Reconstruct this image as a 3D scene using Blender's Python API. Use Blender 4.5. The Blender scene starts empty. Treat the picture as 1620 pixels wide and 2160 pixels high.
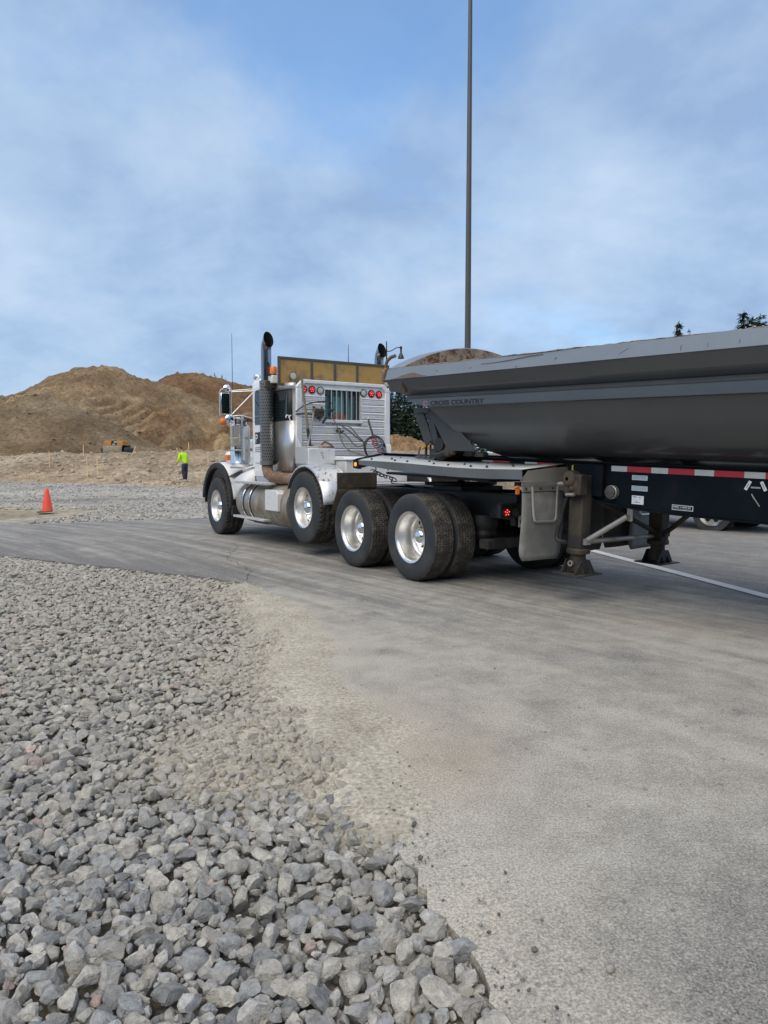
import bpy, math, random
import numpy as np
from mathutils import Vector, Matrix, noise as mnoise
R = math.radians
C = bpy.context.scene.collection
scene = bpy.context.scene

# ---------------------------------------------------------------- camera, sky, sun, exposure
cam_d = bpy.data.cameras.new('camera')
cam = bpy.data.objects.new('camera', cam_d)
C.objects.link(cam)
cam.location = (0, 0, 1.433)
cam.rotation_euler = (R(90 - 3.981), 0, 0)
cam_d.sensor_fit = 'HORIZONTAL'
cam_d.sensor_width = 36.0
cam_d.lens = 36.0 * 1539.17 / 1620.0
cam_d.clip_start = 0.05
cam_d.clip_end = 3000
scene.camera = cam

SUN_EL, SUN_AZ = R(52), R(205)          # azimuth clockwise from +Y (north)
world = bpy.data.worlds.new("World")
scene.world = world
world.use_nodes = True
def build_sky():
    nt = world.node_tree
    N, L = nt.nodes, nt.links
    N.clear()
    out = N.new('ShaderNodeOutputWorld')
    bg = N.new('ShaderNodeBackground')
    bg.inputs['Strength'].default_value = 0.1
    sky = N.new('ShaderNodeTexSky')
    sky.sky_type = 'NISHITA'
    sky.sun_disc = False
    sky.sun_elevation = SUN_EL
    sky.sun_rotation = SUN_AZ
    sky.air_density = 1.0
    sky.dust_density = 1.0
    sky.ozone_density = 1.5
    # clear sky is a little too dark a blue beside the thin cloud: lift it
    gain = N.new('ShaderNodeMix'); gain.data_type = 'RGBA'; gain.blend_type = 'MULTIPLY'
    gain.inputs[0].default_value = 1.0
    gain.inputs[7].default_value = (1.30, 1.62, 1.80, 1)
    L.new(sky.outputs[0], gain.inputs[6])
    geo = N.new('ShaderNodeTexCoord')
    sep = N.new('ShaderNodeSeparateXYZ')
    L.new(geo.outputs['Generated'], sep.inputs[0])
    def m(op, a, b=None):
        n = N.new('ShaderNodeMath'); n.operation = op
        for i, v in enumerate((a, b)):
            if v is None: continue
            if isinstance(v, (int, float)): n.inputs[i].default_value = v
            else: L.new(v, n.inputs[i])
        return n.outputs[0]
    zc = m('MAXIMUM', sep.outputs[2], 0.0)
    den = m('ADD', zc, 0.38)
    com = N.new('ShaderNodeCombineXYZ')
    L.new(m('DIVIDE', sep.outputs[0], den), com.inputs[0])
    L.new(m('DIVIDE', sep.outputs[1], den), com.inputs[1])
    def noi(scale, det, rough, off, dist=0.0):
        mp = N.new('ShaderNodeMapping'); mp.inputs['Location'].default_value = off
        L.new(com.outputs[0], mp.inputs[0])
        n = N.new('ShaderNodeTexNoise')
        n.inputs['Scale'].default_value = scale; n.inputs['Detail'].default_value = det
        n.inputs['Roughness'].default_value = rough; n.inputs['Distortion'].default_value = dist
        L.new(mp.outputs[0], n.inputs['Vector'])
        return n.outputs[0]
    n1 = noi(1.35, 7, 0.55, (3.1, 1.7, 0), 0.15)
    n2 = noi(2.3, 9, 0.58, (8.4, 2.2, 4), 0.1)
    n3 = noi(0.8, 3, 0.5, (1.2, 6.2, 2))
    cover = N.new('ShaderNodeMapRange'); cover.interpolation_type = 'SMOOTHSTEP'
    # more cover low down
    low = N.new('ShaderNodeMapRange'); low.inputs[1].default_value = 0.0; low.inputs[2].default_value = 0.55
    low.inputs[3].default_value = 0.30; low.inputs[4].default_value = 0.0
    L.new(zc, low.inputs[0])
    L.new(m('ADD', n1, low.outputs[0]), cover.inputs[0])
    cover.inputs[1].default_value = 0.44; cover.inputs[2].default_value = 0.64
    cover.inputs[3].default_value = 0.16; cover.inputs[4].default_value = 0.95
    ramp = N.new('ShaderNodeValToRGB')
    e = ramp.color_ramp.elements
    e[0].position = 0.36; e[0].color = (2.45, 3.5, 5.3, 1)
    e[1].position = 0.66; e[1].color = (4.35, 5.35, 6.8, 1)
    el = ramp.color_ramp.elements.new(0.5); el.color = (3.3, 4.45, 6.15, 1)
    L.new(n2, ramp.inputs[0])
    # overcast luminance rises gently towards the zenith
    up = N.new('ShaderNodeMapRange'); up.inputs[1].default_value = 0.50; up.inputs[2].default_value = 0.95
    up.inputs[3].default_value = 0.0; up.inputs[4].default_value = 1.0
    L.new(zc, up.inputs[0])
    cl = N.new('ShaderNodeMix'); cl.data_type = 'RGBA'; cl.blend_type = 'MULTIPLY'; cl.inputs[0].default_value = 1.0
    cc = N.new('ShaderNodeMix'); cc.data_type = 'RGBA'
    cc.inputs[6].default_value = (1, 1, 1, 1); cc.inputs[7].default_value = (4.7, 3.0, 1.55, 1)
    L.new(up.outputs[0], cc.inputs[0])
    L.new(ramp.outputs[0], cl.inputs[6]); L.new(cc.outputs[2], cl.inputs[7])
    mix = N.new('ShaderNodeMix'); mix.data_type = 'RGBA'
    L.new(cover.outputs[0], mix.inputs[0])
    L.new(gain.outputs[2], mix.inputs[6]); L.new(cl.outputs[2], mix.inputs[7])
    L.new(mix.outputs[2], bg.inputs['Color'])
    L.new(bg.outputs[0], out.inputs[0])
build_sky()

sun_d = bpy.data.lights.new('sun', 'SUN')
sun_d.energy = 1.5
sun_d.angle = R(65)
sun_d.color = (1.0, 0.86, 0.66)
sun = bpy.data.objects.new('sun', sun_d)
C.objects.link(sun)
sdir = Vector((math.sin(SUN_AZ) * math.cos(SUN_EL), math.cos(SUN_AZ) * math.cos(SUN_EL), math.sin(SUN_EL)))
sun.rotation_euler = sdir.to_track_quat('Z', 'Y').to_euler()
sun.location = (0, 0, 60)

vs = scene.view_settings
vs.view_transform = 'Standard'
vs.look = 'None'
vs.gamma = 1.0
vs.exposure = 0.40
vs.use_curve_mapping = False

# ---------------------------------------------------------------- helpers
def smooth01(a, b, x):
    t = np.clip((np.asarray(x, float) - a) / (b - a), 0, 1)
    return t * t * (3 - 2 * t)

class B:
    """collects simple shapes and links them as ONE mesh object"""
    def __init__(s): s.v = []; s.f = []
    def add(s, vs_, fs):
        n = len(s.v); s.v += [tuple(p) for p in vs_]; s.f += [tuple(i + n for i in q) for q in fs]; return s
    def box(s, x0, x1, y0, y1, z0, z1, M=None):
        p = [Vector((x, y, z)) for x in (x0, x1) for y in (y0, y1) for z in (z0, z1)]
        if M is not None: p = [M @ q for q in p]
        return s.add(p, [(0, 1, 3, 2), (4, 6, 7, 5), (0, 4, 5, 1), (2, 3, 7, 6), (0, 2, 6, 4), (1, 5, 7, 3)])
    def bar(s, a, b, w, h=None, up=(0, 0, 1)):
        h = w if h is None else h
        a, b = Vector(a), Vector(b); d = (b - a).normalized(); u = Vector(up)
        if abs(d.dot(u)) > .98: u = Vector((1, 0, 0))
        r = d.cross(u).normalized(); u = r.cross(d)
        p = [q + r * (sx * w / 2) + u * (sz * h / 2) for q in (a, b) for sx in (-1, 1) for sz in (-1, 1)]
        return s.add(p, [(0, 1, 3, 2), (4, 6, 7, 5), (0, 4, 5, 1), (2, 3, 7, 6), (0, 2, 6, 4), (1, 5, 7, 3)])
    def tube(s, pts, r, n=10, closed=False, cap=True):
        pts = [Vector(p) for p in pts]; m = len(pts)
        rs = r if isinstance(r, (list, tuple)) else [r] * m
        vs_ = []; prev = None
        for i, p in enumerate(pts):
            if closed: d = (pts[(i + 1) % m] - pts[i - 1])
            else: d = pts[min(i + 1, m - 1)] - pts[max(i - 1, 0)]
            d = d.normalized() if d.length > 1e-9 else Vector((0, 0, 1))
            if prev is None:
                u = Vector((0, 0, 1)) if abs(d.z) < .9 else Vector((1, 0, 0))
                u = (u - d * u.dot(d)).normalized()
            else:
                u = (prev - d * prev.dot(d)).normalized()
            prev = u; w = d.cross(u)
            for k in range(n):
                a = 2 * math.pi * k / n
                vs_.append(p + (u * math.cos(a) + w * math.sin(a)) * rs[i])
        fs = []
        for i in range(m if closed else m - 1):
            j = (i + 1) % m
            for k in range(n):
                l = (k + 1) % n
                fs.append((i * n + k, i * n + l, j * n + l, j * n + k))
        if cap and not closed:
            fs.append(tuple(range(n - 1, -1, -1))); fs.append(tuple((m - 1) * n + k for k in range(n)))
        return s.add(vs_, fs)
    def cyl(s, a, b, r, r1=None, n=20): return s.tube([a, b], [r, r if r1 is None else r1], n)
    def lathe(s, prof, o=(0, 0, 0), axis='y', n=32, sy=1.0):
        """prof: (radius, height along axis)"""
        vs_ = []; o = Vector(o)
        for r, h in prof:
            for k in range(n):
                a = 2 * math.pi * k / n; c, q = math.cos(a) * r, math.sin(a) * r
                if axis == 'y': vs_.append(o + Vector((c, h * sy, q)))
                elif axis == 'z': vs_.append(o + Vector((c, q, h)))
                else: vs_.append(o + Vector((h, c, q)))
        fs = []
        for i in range(len(prof) - 1):
            for k in range(n):
                l = (k + 1) % n; fs.append((i * n + k, i * n + l, (i + 1) * n + l, (i + 1) * n + k))
        return s.add(vs_, fs)
    def prism(s, poly, a, b, axis='y'):
        """poly of 2-D points extruded from a to b along axis (y: (x,z); x: (y,z); z: (x,y))"""
        n = len(poly); vs_ = []
        for h in (a, b):
            for p, q in poly:
                vs_.append({'y': (p, h, q), 'x': (h, p, q), 'z': (p, q, h)}[axis])
        fs = [tuple(range(n)), tuple(range(2 * n - 1, n - 1, -1))]
        for i in range(n):
            j = (i + 1) % n; fs.append((i, i + n, j + n, j))
        return s.add(vs_, fs)
    def rows(s, rows, closed=False):
        """loft through rows of equal length"""
        n = len(rows[0]); vs_ = [p for r in rows for p in r]; fs = []
        for i in range(len(rows) - 1):
            for k in range(n if closed else n - 1):
                l = (k + 1) % n; fs.append((i * n + k, i * n + l, (i + 1) * n + l, (i + 1) * n + k))
        return s.add(vs_, fs)
    def mesh(s, name, mat=None, smooth=35):
        me = bpy.data.meshes.new(name)
        me.from_pydata(s.v, [], s.f); me.validate(); fixnormals(me)
        if mat: me.materials.append(mat)
        if smooth:
            me.shade_smooth(); me.set_sharp_from_angle(angle=R(smooth))
        return me
    def obj(s, name, mat, parent=None, smooth=35, bevel=0, solid=0, loc=None):
        o = bpy.data.objects.new(name, s.mesh(name, mat, smooth)); C.objects.link(o)
        if parent: o.parent = parent
        if loc: o.location = loc
        if solid:
            md = o.modifiers.new('solid', 'SOLIDIFY'); md.thickness = solid; md.offset = 0
        if bevel:
            md = o.modifiers.new('bevel', 'BEVEL'); md.width = bevel; md.segments = 2
            md.limit_method = 'ANGLE'; md.angle_limit = R(40); md.harden_normals = False
        return o
import bmesh
def fixnormals(me):
    bm = bmesh.new(); bm.from_mesh(me)
    bmesh.ops.recalc_face_normals(bm, faces=bm.faces)
    bm.to_mesh(me); bm.free()

def npmesh(name, V, F, mat=None, smooth=None):
    """V (n,3), F (m,k) numpy -> mesh"""
    V = np.asarray(V, np.float32); F = np.asarray(F, np.int32); k = F.shape[1]
    me = bpy.data.meshes.new(name)
    me.vertices.add(len(V)); me.vertices.foreach_set('co', V.ravel())
    me.loops.add(F.size); me.loops.foreach_set('vertex_index', F.ravel())
    me.polygons.add(len(F)); me.polygons.foreach_set('loop_start', np.arange(0, F.size, k, dtype=np.int32))
    me.update(calc_edges=True); me.validate()
    if mat: me.materials.append(mat)
    if smooth:
        me.shade_smooth()
        if smooth < 180: me.set_sharp_from_angle(angle=R(smooth))
    return me
def attr(me, name, arr, kind='FLOAT'):
    a = me.attributes.new(name, kind, 'POINT')
    a.data.foreach_set('value' if kind == 'FLOAT' else 'color', np.asarray(arr, np.float32).ravel())
def link(name, me, parent=None):
    o = bpy.data.objects.new(name, me); C.objects.link(o)
    if parent: o.parent = parent
    return o
def tag(o, label=None, cat=None, group=None, kind=None):
    if label: o['label'] = label
    if cat: o['category'] = cat
    if group: o['group'] = group
    if kind: o['kind'] = kind
    return o
def empty(name, loc=(0, 0, 0), rot=(0, 0, 0), parent=None):
    o = bpy.data.objects.new(name, None); C.objects.link(o)
    o.location = loc; o.rotation_euler = rot; o.empty_display_size = .2
    if parent: o.parent = parent
    return o
def copy_tree(o, parent=None):
    c = o.copy(); C.objects.link(c)
    if parent: c.parent = parent
    for ch in list(o.children): copy_tree(ch, c)
    return c

# ---------------------------------------------------------------- materials
def mat(name, col, rough=.6, metal=0., var=.15, vscale=6., col2=None, c2scale=3., c2lo=.5, c2hi=.7,
        bump=0., bscale=60., spec=.5, coat=0., emit=None, detail=4, extra=None):
    m = bpy.data.materials.new(name); m.use_nodes = True
    nt = m.node_tree; N, L = nt.nodes, nt.links
    p = N['Principled BSDF']
    p.inputs['Roughness'].default_value = rough; p.inputs['Metallic'].default_value = metal
    p.inputs['Specular IOR Level'].default_value = spec
    p.inputs['Coat Weight'].default_value = coat
    tc = N.new('ShaderNodeTexCoord')
    def noi(scale, det=detail, rg=.6):
        n = N.new('ShaderNodeTexNoise'); n.inputs['Scale'].default_value = scale
        n.inputs['Detail'].default_value = det; n.inputs['Roughness'].default_value = rg
        L.new(tc.outputs['Object'], n.inputs['Vector']); return n.outputs[0]
    r = N.new('ShaderNodeMapRange'); r.inputs[1].default_value = .25; r.inputs[2].default_value = .75
    r.inputs[3].default_value = 1 - var; r.inputs[4].default_value = 1 + var
    L.new(noi(vscale), r.inputs[0])
    base = N.new('ShaderNodeMix'); base.data_type = 'RGBA'
    base.inputs[6].default_value = (*col, 1); base.inputs[7].default_value = (*(col2 or col), 1)
    base.inputs[0].default_value = 0
    if col2:
        q = N.new('ShaderNodeMapRange'); q.interpolation_type = 'SMOOTHSTEP'
        q.inputs[1].default_value = c2lo; q.inputs[2].default_value = c2hi
        L.new(noi(c2scale, 8, .65), q.inputs[0]); L.new(q.outputs[0], base.inputs[0])
        rr = N.new('ShaderNodeMapRange'); rr.inputs[3].default_value = rough; rr.inputs[4].default_value = min(1, rough + .35)
        L.new(q.outputs[0], rr.inputs[0]); L.new(rr.outputs[0], p.inputs['Roughness'])
        if metal:
            mm = N.new('ShaderNodeMapRange'); mm.inputs[3].default_value = metal; mm.inputs[4].default_value = metal * .35
            L.new(q.outputs[0], mm.inputs[0]); L.new(mm.outputs[0], p.inputs['Metallic'])
    mul = N.new('ShaderNodeMix'); mul.data_type = 'RGBA'; mul.blend_type = 'MULTIPLY'; mul.inputs[0].default_value = 1
    cc = N.new('ShaderNodeCombineColor')
    for i in range(3): L.new(r.outputs[0], cc.inputs[i])
    L.new(base.outputs[2], mul.inputs[6]); L.new(cc.outputs[0], mul.inputs[7])
    L.new(mul.outputs[2], p.inputs['Base Color'])
    if bump:
        b = N.new('ShaderNodeBump'); b.inputs['Strength'].default_value = bump; b.inputs['Distance'].default_value = .01
        L.new(noi(bscale, 5), b.inputs['Height']); L.new(b.outputs[0], p.inputs['Normal'])
    if emit:
        p.inputs['Emission Color'].default_value = (*emit[:3], 1); p.inputs['Emission Strength'].default_value = emit[3]
    if extra: extra(N, L, p, tc)
    return m

def tread_plate(N, L, p, tc):
    """raised diamond pattern of aluminium tread plate"""
    mp = N.new('ShaderNodeMapping'); mp.inputs['Rotation'].default_value = (0, 0, 0)
    L.new(tc.outputs['Object'], mp.inputs[0])
    sp = N.new('ShaderNodeSeparateXYZ'); L.new(mp.outputs[0], sp.inputs[0])
    def m(op, a, b=None):
        n = N.new('ShaderNodeMath'); n.operation = op
        for i, v in enumerate((a, b)):
            if v is None: continue
            if isinstance(v, (int, float)): n.inputs[i].default_value = v
            else: L.new(v, n.inputs[i])
        return n.outputs[0]
    s = m('ADD', sp.outputs[2], sp.outputs[0])
    a = m('SINE', m('MULTIPLY', m('ADD', sp.outputs[1], s), 105.))
    c = m('SINE', m('MULTIPLY', m('SUBTRACT', sp.outputs[1], s), 105.))
    h = m('POWER', m('MAXIMUM', m('MULTIPLY', a, c), 0.0), .6)
    b = N.new('ShaderNodeBump'); b.inputs['Strength'].default_value = .9; b.inputs['Distance'].default_value = .006
    L.new(h, b.inputs['Height']); L.new(b.outputs[0], p.inputs['Normal'])

M = {}
M['white'] = mat('white_paint', (.78, .79, .79), .32, var=.05, coat=.3, col2=(.50, .48, .43), c2lo=.56, c2hi=.85, c2scale=2.2)
M['cabwhite'] = mat('cab_white_paint', (.80, .81, .81), .25, var=.04, coat=.5)
M['alu'] = mat('dull_aluminium', (.60, .61, .62), .42, .75, var=.12, vscale=9, col2=(.36, .33, .28), c2lo=.55, c2hi=.8, c2scale=3)
M['aluwhite'] = mat('bright_aluminium', (.80, .80, .80), .36, .3, var=.08, vscale=12, col2=(.45, .43, .40), c2lo=.55, c2hi=.85, c2scale=4, bump=.08, bscale=25)
M['tread'] = mat('tread_plate', (.62, .625, .63), .36, .35, var=.08, vscale=8, col2=(.48, .47, .45), c2lo=.6, c2hi=.9, c2scale=5, extra=tread_plate)
M['chrome'] = mat('chrome', (.78, .80, .82), .07, 1., var=.04)
M['polish'] = mat('polished_wheel', (.80, .79, .77), .34, 1., var=.08, vscale=8, col2=(.42, .37, .31), c2lo=.55, c2hi=.85, c2scale=5)
M['stackchrome'] = mat('dark_reflection_chrome', (.30, .315, .33), .12, 1., var=.06)  # dark surroundings it mirrors are put into a dimmed base colour
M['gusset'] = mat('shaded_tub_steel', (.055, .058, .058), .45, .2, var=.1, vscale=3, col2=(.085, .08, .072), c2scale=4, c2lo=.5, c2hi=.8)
M['brushed'] = mat('brushed_steel', (.62, .61, .59), .33, .9, var=.08, vscale=5)
M['fender'] = mat('speckled_aluminium', (.66, .68, .70), .36, .6, var=.08, col2=(.10, .10, .10), c2scale=22, c2lo=.56, c2hi=.64)
M['tank'] = mat('stained_tank', (.40, .375, .33), .40, .6, var=.15, vscale=4, col2=(.21, .17, .125), c2scale=2.8, c2lo=.38, c2hi=.62)
M['rubber'] = mat('tyre_rubber', (.034, .038, .042), .72, var=.2, vscale=4, col2=(.062, .062, .060), c2scale=3.5, c2lo=.42, c2hi=.75, bump=.15, bscale=80, spec=.35)
M['tyretread'] = mat('tyre_tread', (.052, .049, .046), .9, var=.22, vscale=9, col2=(.095, .086, .075), c2scale=9, c2lo=.38, c2hi=.68, bump=.5, bscale=45, spec=.25)
M['black'] = mat('black_steel', (.018, .019, .021), .5, var=.25, vscale=5, col2=(.07, .062, .052), c2scale=4, c2lo=.48, c2hi=.75)
M['blackrub'] = mat('black_plastic', (.02, .02, .022), .6, var=.15)
M['dirtysteel'] = mat('dirt_caked_steel', (.028, .027, .030), .7, var=.25, col2=(.066, .056, .044), c2scale=5, c2lo=.48, c2hi=.62, bump=.4, bscale=40)
M['brownsteel'] = mat('brown_greasy_steel', (.045, .036, .028), .65, var=.3, vscale=7, col2=(.09, .068, .046), c2scale=6, c2lo=.45, c2hi=.7, bump=.3, bscale=35)
M['rust'] = mat('rusty_pipe', (.16, .095, .06), .75, var=.3, vscale=8, col2=(.26, .20, .15), c2scale=7, c2lo=.45, c2hi=.65, bump=.3, bscale=50)
M['guard'] = mat('heat_guard', (.26, .26, .26), .38, .85, var=.12, vscale=9)
M['hole'] = mat('dark_hole', (.006, .006, .007), .9, var=0)
M['glass'] = mat('dark_tinted_glass', (.006, .014, .016), .04, var=0, spec=.6)
M['teal'] = mat('teal_window_light', (.20, .46, .47), .12, var=.2, vscale=2, spec=.5)
M['amber'] = mat('amber_lens', (.75, .20, .02), .25, var=.1, spec=.5)
M['amberlit'] = mat('lit_amber_lens', (.9, .25, .02), .3, var=0, emit=(1, .28, .03, .9))
M['redlens'] = mat('red_lens', (.42, .012, .02), .22, var=.1)
M['redled'] = mat('lit_red_led', (.9, .05, .05), .3, var=0, emit=(1, .10, .10, 1.6))
M['whitelens'] = mat('cloudy_white_lens', (.52, .50, .45), .3, var=.1)
M['wood'] = mat('weathered_wood', (.24, .20, .13), .75, var=.25, vscale=14, bump=.2)
M['yellowpanel'] = mat('dusty_yellow_board', (.40, .25, .075), .65, var=.16, vscale=5, col2=(.17, .145, .10), c2scale=3.6, c2lo=.46, c2hi=.66)
M['frameblk'] = mat('grey_black_frame', (.075, .073, .072), .55, var=.15, vscale=6)
M['tub'] = mat('grey_tub_paint', (.076, .084, .092), .28, .25, var=.08, vscale=1.5, coat=.25, bump=.22, bscale=2.2, col2=(.088, .092, .096), c2scale=1.3, c2lo=.5, c2hi=.8)
M['tubband'] = mat('sky_lit_tub_rim', (.27, .29, .31), .34, .35, var=.06, vscale=3, col2=(.22, .20, .18), c2scale=7, c2lo=.66, c2hi=.74)
M['tubrust'] = mat('rusted_tub_inside', (.26, .215, .165), .85, var=.3, vscale=9, col2=(.11, .05, .03), c2scale=10, c2lo=.44, c2hi=.60, bump=.5, bscale=30)
M['rustpatch'] = mat('rust_patch', (.155, .115, .105), .8, var=.2, vscale=15)
M['navy'] = mat('dark_navy_frame', (.005, .009, .014), .6, var=.25, vscale=3, spec=.10, coat=.0, col2=(.014, .014, .016), c2scale=3, c2lo=.5, c2hi=.8)
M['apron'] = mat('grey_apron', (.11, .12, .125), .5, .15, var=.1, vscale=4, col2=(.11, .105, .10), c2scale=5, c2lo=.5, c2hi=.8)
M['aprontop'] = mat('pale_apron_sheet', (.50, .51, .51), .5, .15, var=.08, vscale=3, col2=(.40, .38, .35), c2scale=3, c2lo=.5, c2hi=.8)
M['bare'] = mat('bare_grey_steel', (.42, .41, .385), .42, .6, var=.12, vscale=7, col2=(.28, .255, .22), c2scale=5, c2lo=.5, c2hi=.75)
M['flap'] = mat('dusty_mudflap', (.20, .203, .197), .62, var=.2, vscale=7, col2=(.31, .305, .29), c2scale=3, c2lo=.42, c2hi=.7, bump=.2, bscale=50)
M['flapdark'] = mat('dark_mudflap', (.05, .046, .04), .85, var=.2, vscale=7, col2=(.09, .08, .066), c2scale=3, c2lo=.45, c2hi=.7)
M['silver'] = mat('silver_bar', (.70, .69, .66), .3, .7, var=.08)
M['redtape'] = mat('red_reflective_tape', (.42, .020, .035), .4, var=.1, vscale=12)
M['whitetape'] = mat('white_reflective_tape', (.52, .54, .53), .4, var=.1, vscale=12)
M['decal'] = mat('pale_blue_decal', (.50, .57, .64), .5, var=.07, vscale=50)
M['decalwhite'] = mat('white_decal', (.74, .77, .79), .5, var=.04)
M['ink'] = mat('black_ink', (.012, .012, .014), .5, var=0)
M['inkgrey'] = mat('grey_print', (.20, .25, .31), .6, var=0)
M['pinkred'] = mat('faded_red_emblem', (.50, .20, .20), .5, var=.1)
M['yellowdecal'] = mat('yellow_warning_decal', (.75, .62, .03), .5, var=.05)
M['yellowlever'] = mat('yellow_lever_paint', (.62, .35, .035), .5, var=.15, vscale=12)
M['cone'] = mat('orange_cone_plastic', (.86, .085, .035), .45, var=.08, vscale=5, coat=.05)
M['redhose'] = mat('red_air_line', (.30, .045, .075), .45, var=.1)
M['bluehose'] = mat('grey_blue_air_line', (.17, .19, .23), .45, var=.1)
M['hose'] = mat('black_hose', (.022, .022, .024), .5, var=.2)
M['cable'] = mat('grey_cable', (.10, .098, .095), .6, var=.2)
M['pole'] = mat('bronze_pole_paint', (.072, .070, .068), .42, var=.12, vscale=2, spec=.5)
M['lampblk'] = mat('black_lamp_paint', (.022, .024, .027), .45, var=.1)
M['stake'] = mat('new_wood_stake', (.70, .50, .28), .75, var=.15, vscale=20)
M['orangevest'] = mat('orange_vest_cloth', (.72, .09, .02), .8, var=.15, vscale=20)
# ---------------------------------------------------------------- ground, road, gravel
rng = np.random.default_rng(7)
def fbm(x, y, s=1., oct_=4, seed=0.):
    """cheap value-noise fbm, numpy, about -1..1"""
    x = np.asarray(x, float) * s + seed * 17.31; y = np.asarray(y, float) * s + seed * 9.77
    out = np.zeros_like(x); a = 1.; tot = 0.
    for k in range(oct_):
        xi = np.floor(x); yi = np.floor(y); fx = x - xi; fy = y - yi
        fx = fx * fx * (3 - 2 * fx); fy = fy * fy * (3 - 2 * fy)
        def h(i, j):
            n = np.sin(i * 127.1 + j * 311.7 + k * 74.7) * 43758.5453
            return n - np.floor(n)
        v = (h(xi, yi) * (1 - fx) + h(xi + 1, yi) * fx) * (1 - fy) + (h(xi, yi + 1) * (1 - fx) + h(xi + 1, yi + 1) * fx) * fy
        out += a * (v * 2 - 1); tot += a; a *= .5; x = x * 2.03 + 11.3; y = y * 2.03 + 5.1
    return out / tot

EDGE = np.array([(-16., 14.9), (-9.0, 12.9), (-5.9, 11.16), (-4.3, 10.2), (-2.81, 9.35), (-2.2, 9.0), (-1.72, 8.68), (-1.60, 8.2), (-1.45, 7.7),
                 (-1.08, 6.9), (-.92, 6.2), (-.72, 5.2), (-.56, 4.5), (-.34, 3.95), (-.20, 3.4), (-.06, 3.0), (.03, 2.75), (.13, 2.38),
                 (.25, 2.08), (.31, 1.77), (.40, 1.3), (.55, .6), (.8, -1.), (1.4, -6.)])
BED = np.vstack([EDGE, [(-16., -6.)]])
def inside(px, py, poly):
    px = np.asarray(px, float); py = np.asarray(py, float); c = np.zeros(px.shape, bool); n = len(poly)
    for i in range(n):
        x0, y0 = poly[i]; x1, y1 = poly[(i + 1) % n]
        if y0 == y1: continue
        t = ((y0 > py) != (y1 > py)) & (px < (x1 - x0) * (py - y0) / (y1 - y0) + x0)
        c ^= t
    return c
def edgedist(px, py, line=EDGE, foot=False):
    px = np.asarray(px, float); py = np.asarray(py, float); d = np.full(px.shape, 1e9); Q = np.zeros(px.shape + (2,))
    for (x0, y0), (x1, y1) in zip(line[:-1], line[1:]):
        ex, ey = x1 - x0, y1 - y0
        t = np.clip(((px - x0) * ex + (py - y0) * ey) / (ex * ex + ey * ey), 0, 1)
        dd = np.hypot(px - x0 - t * ex, py - y0 - t * ey); m_ = dd < d
        d = np.where(m_, dd, d)
        if foot: Q[m_] = np.stack([x0 + t * ex, y0 + t * ey], -1)[m_]
    return (d, Q) if foot else d
def ground_z(x, y):
    return -.05 + .25 * smooth01(20, 38, y)
# far edge of the asphalt
FAR = np.array([(-40., 5.), (-14., 13.6), (-8.61, 16.3), (-4.58, 18.5), (-1.5, 23.), (2., 30.), (40., 34.)])
def on_road(x, y):
    far = np.interp(x, FAR[:, 0], FAR[:, 1])
    jit = .06 * fbm(x, y, 5., 3, 3)
    dd = edgedist(x, y)
    ins = inside(x, y, BED)
    return (y < far + .25 * fbm(x, y, .8, 3, 5)) & ((~ins & (dd > jit)) | (ins & (dd < jit - .02)))

# path the lorries take: straight, then bending left; s along it, u across it
P0 = np.array((-2.5, 11.9)); TH = R(37); FW = np.array((-math.sin(TH), math.cos(TH))); LF = np.array((-math.cos(TH), -math.sin(TH)))
def track(x, y):
    dx, dy = x - P0[0], y - P0[1]
    s = dx * FW[0] + dy * FW[1]; u = dx * LF[0] + dy * LF[1]
    cx, cy = P0 + LF * 24.
    rx, ry = x - cx, y - cy
    rad = np.hypot(rx, ry); ang = np.arctan2(rx * FW[0] + ry * FW[1], -(rx * LF[0] + ry * LF[1]))
    u2 = 24. - rad; s2 = ang * 24.
    return np.where(s > 0, u2, u), np.where(s > 0, s2, s)

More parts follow.
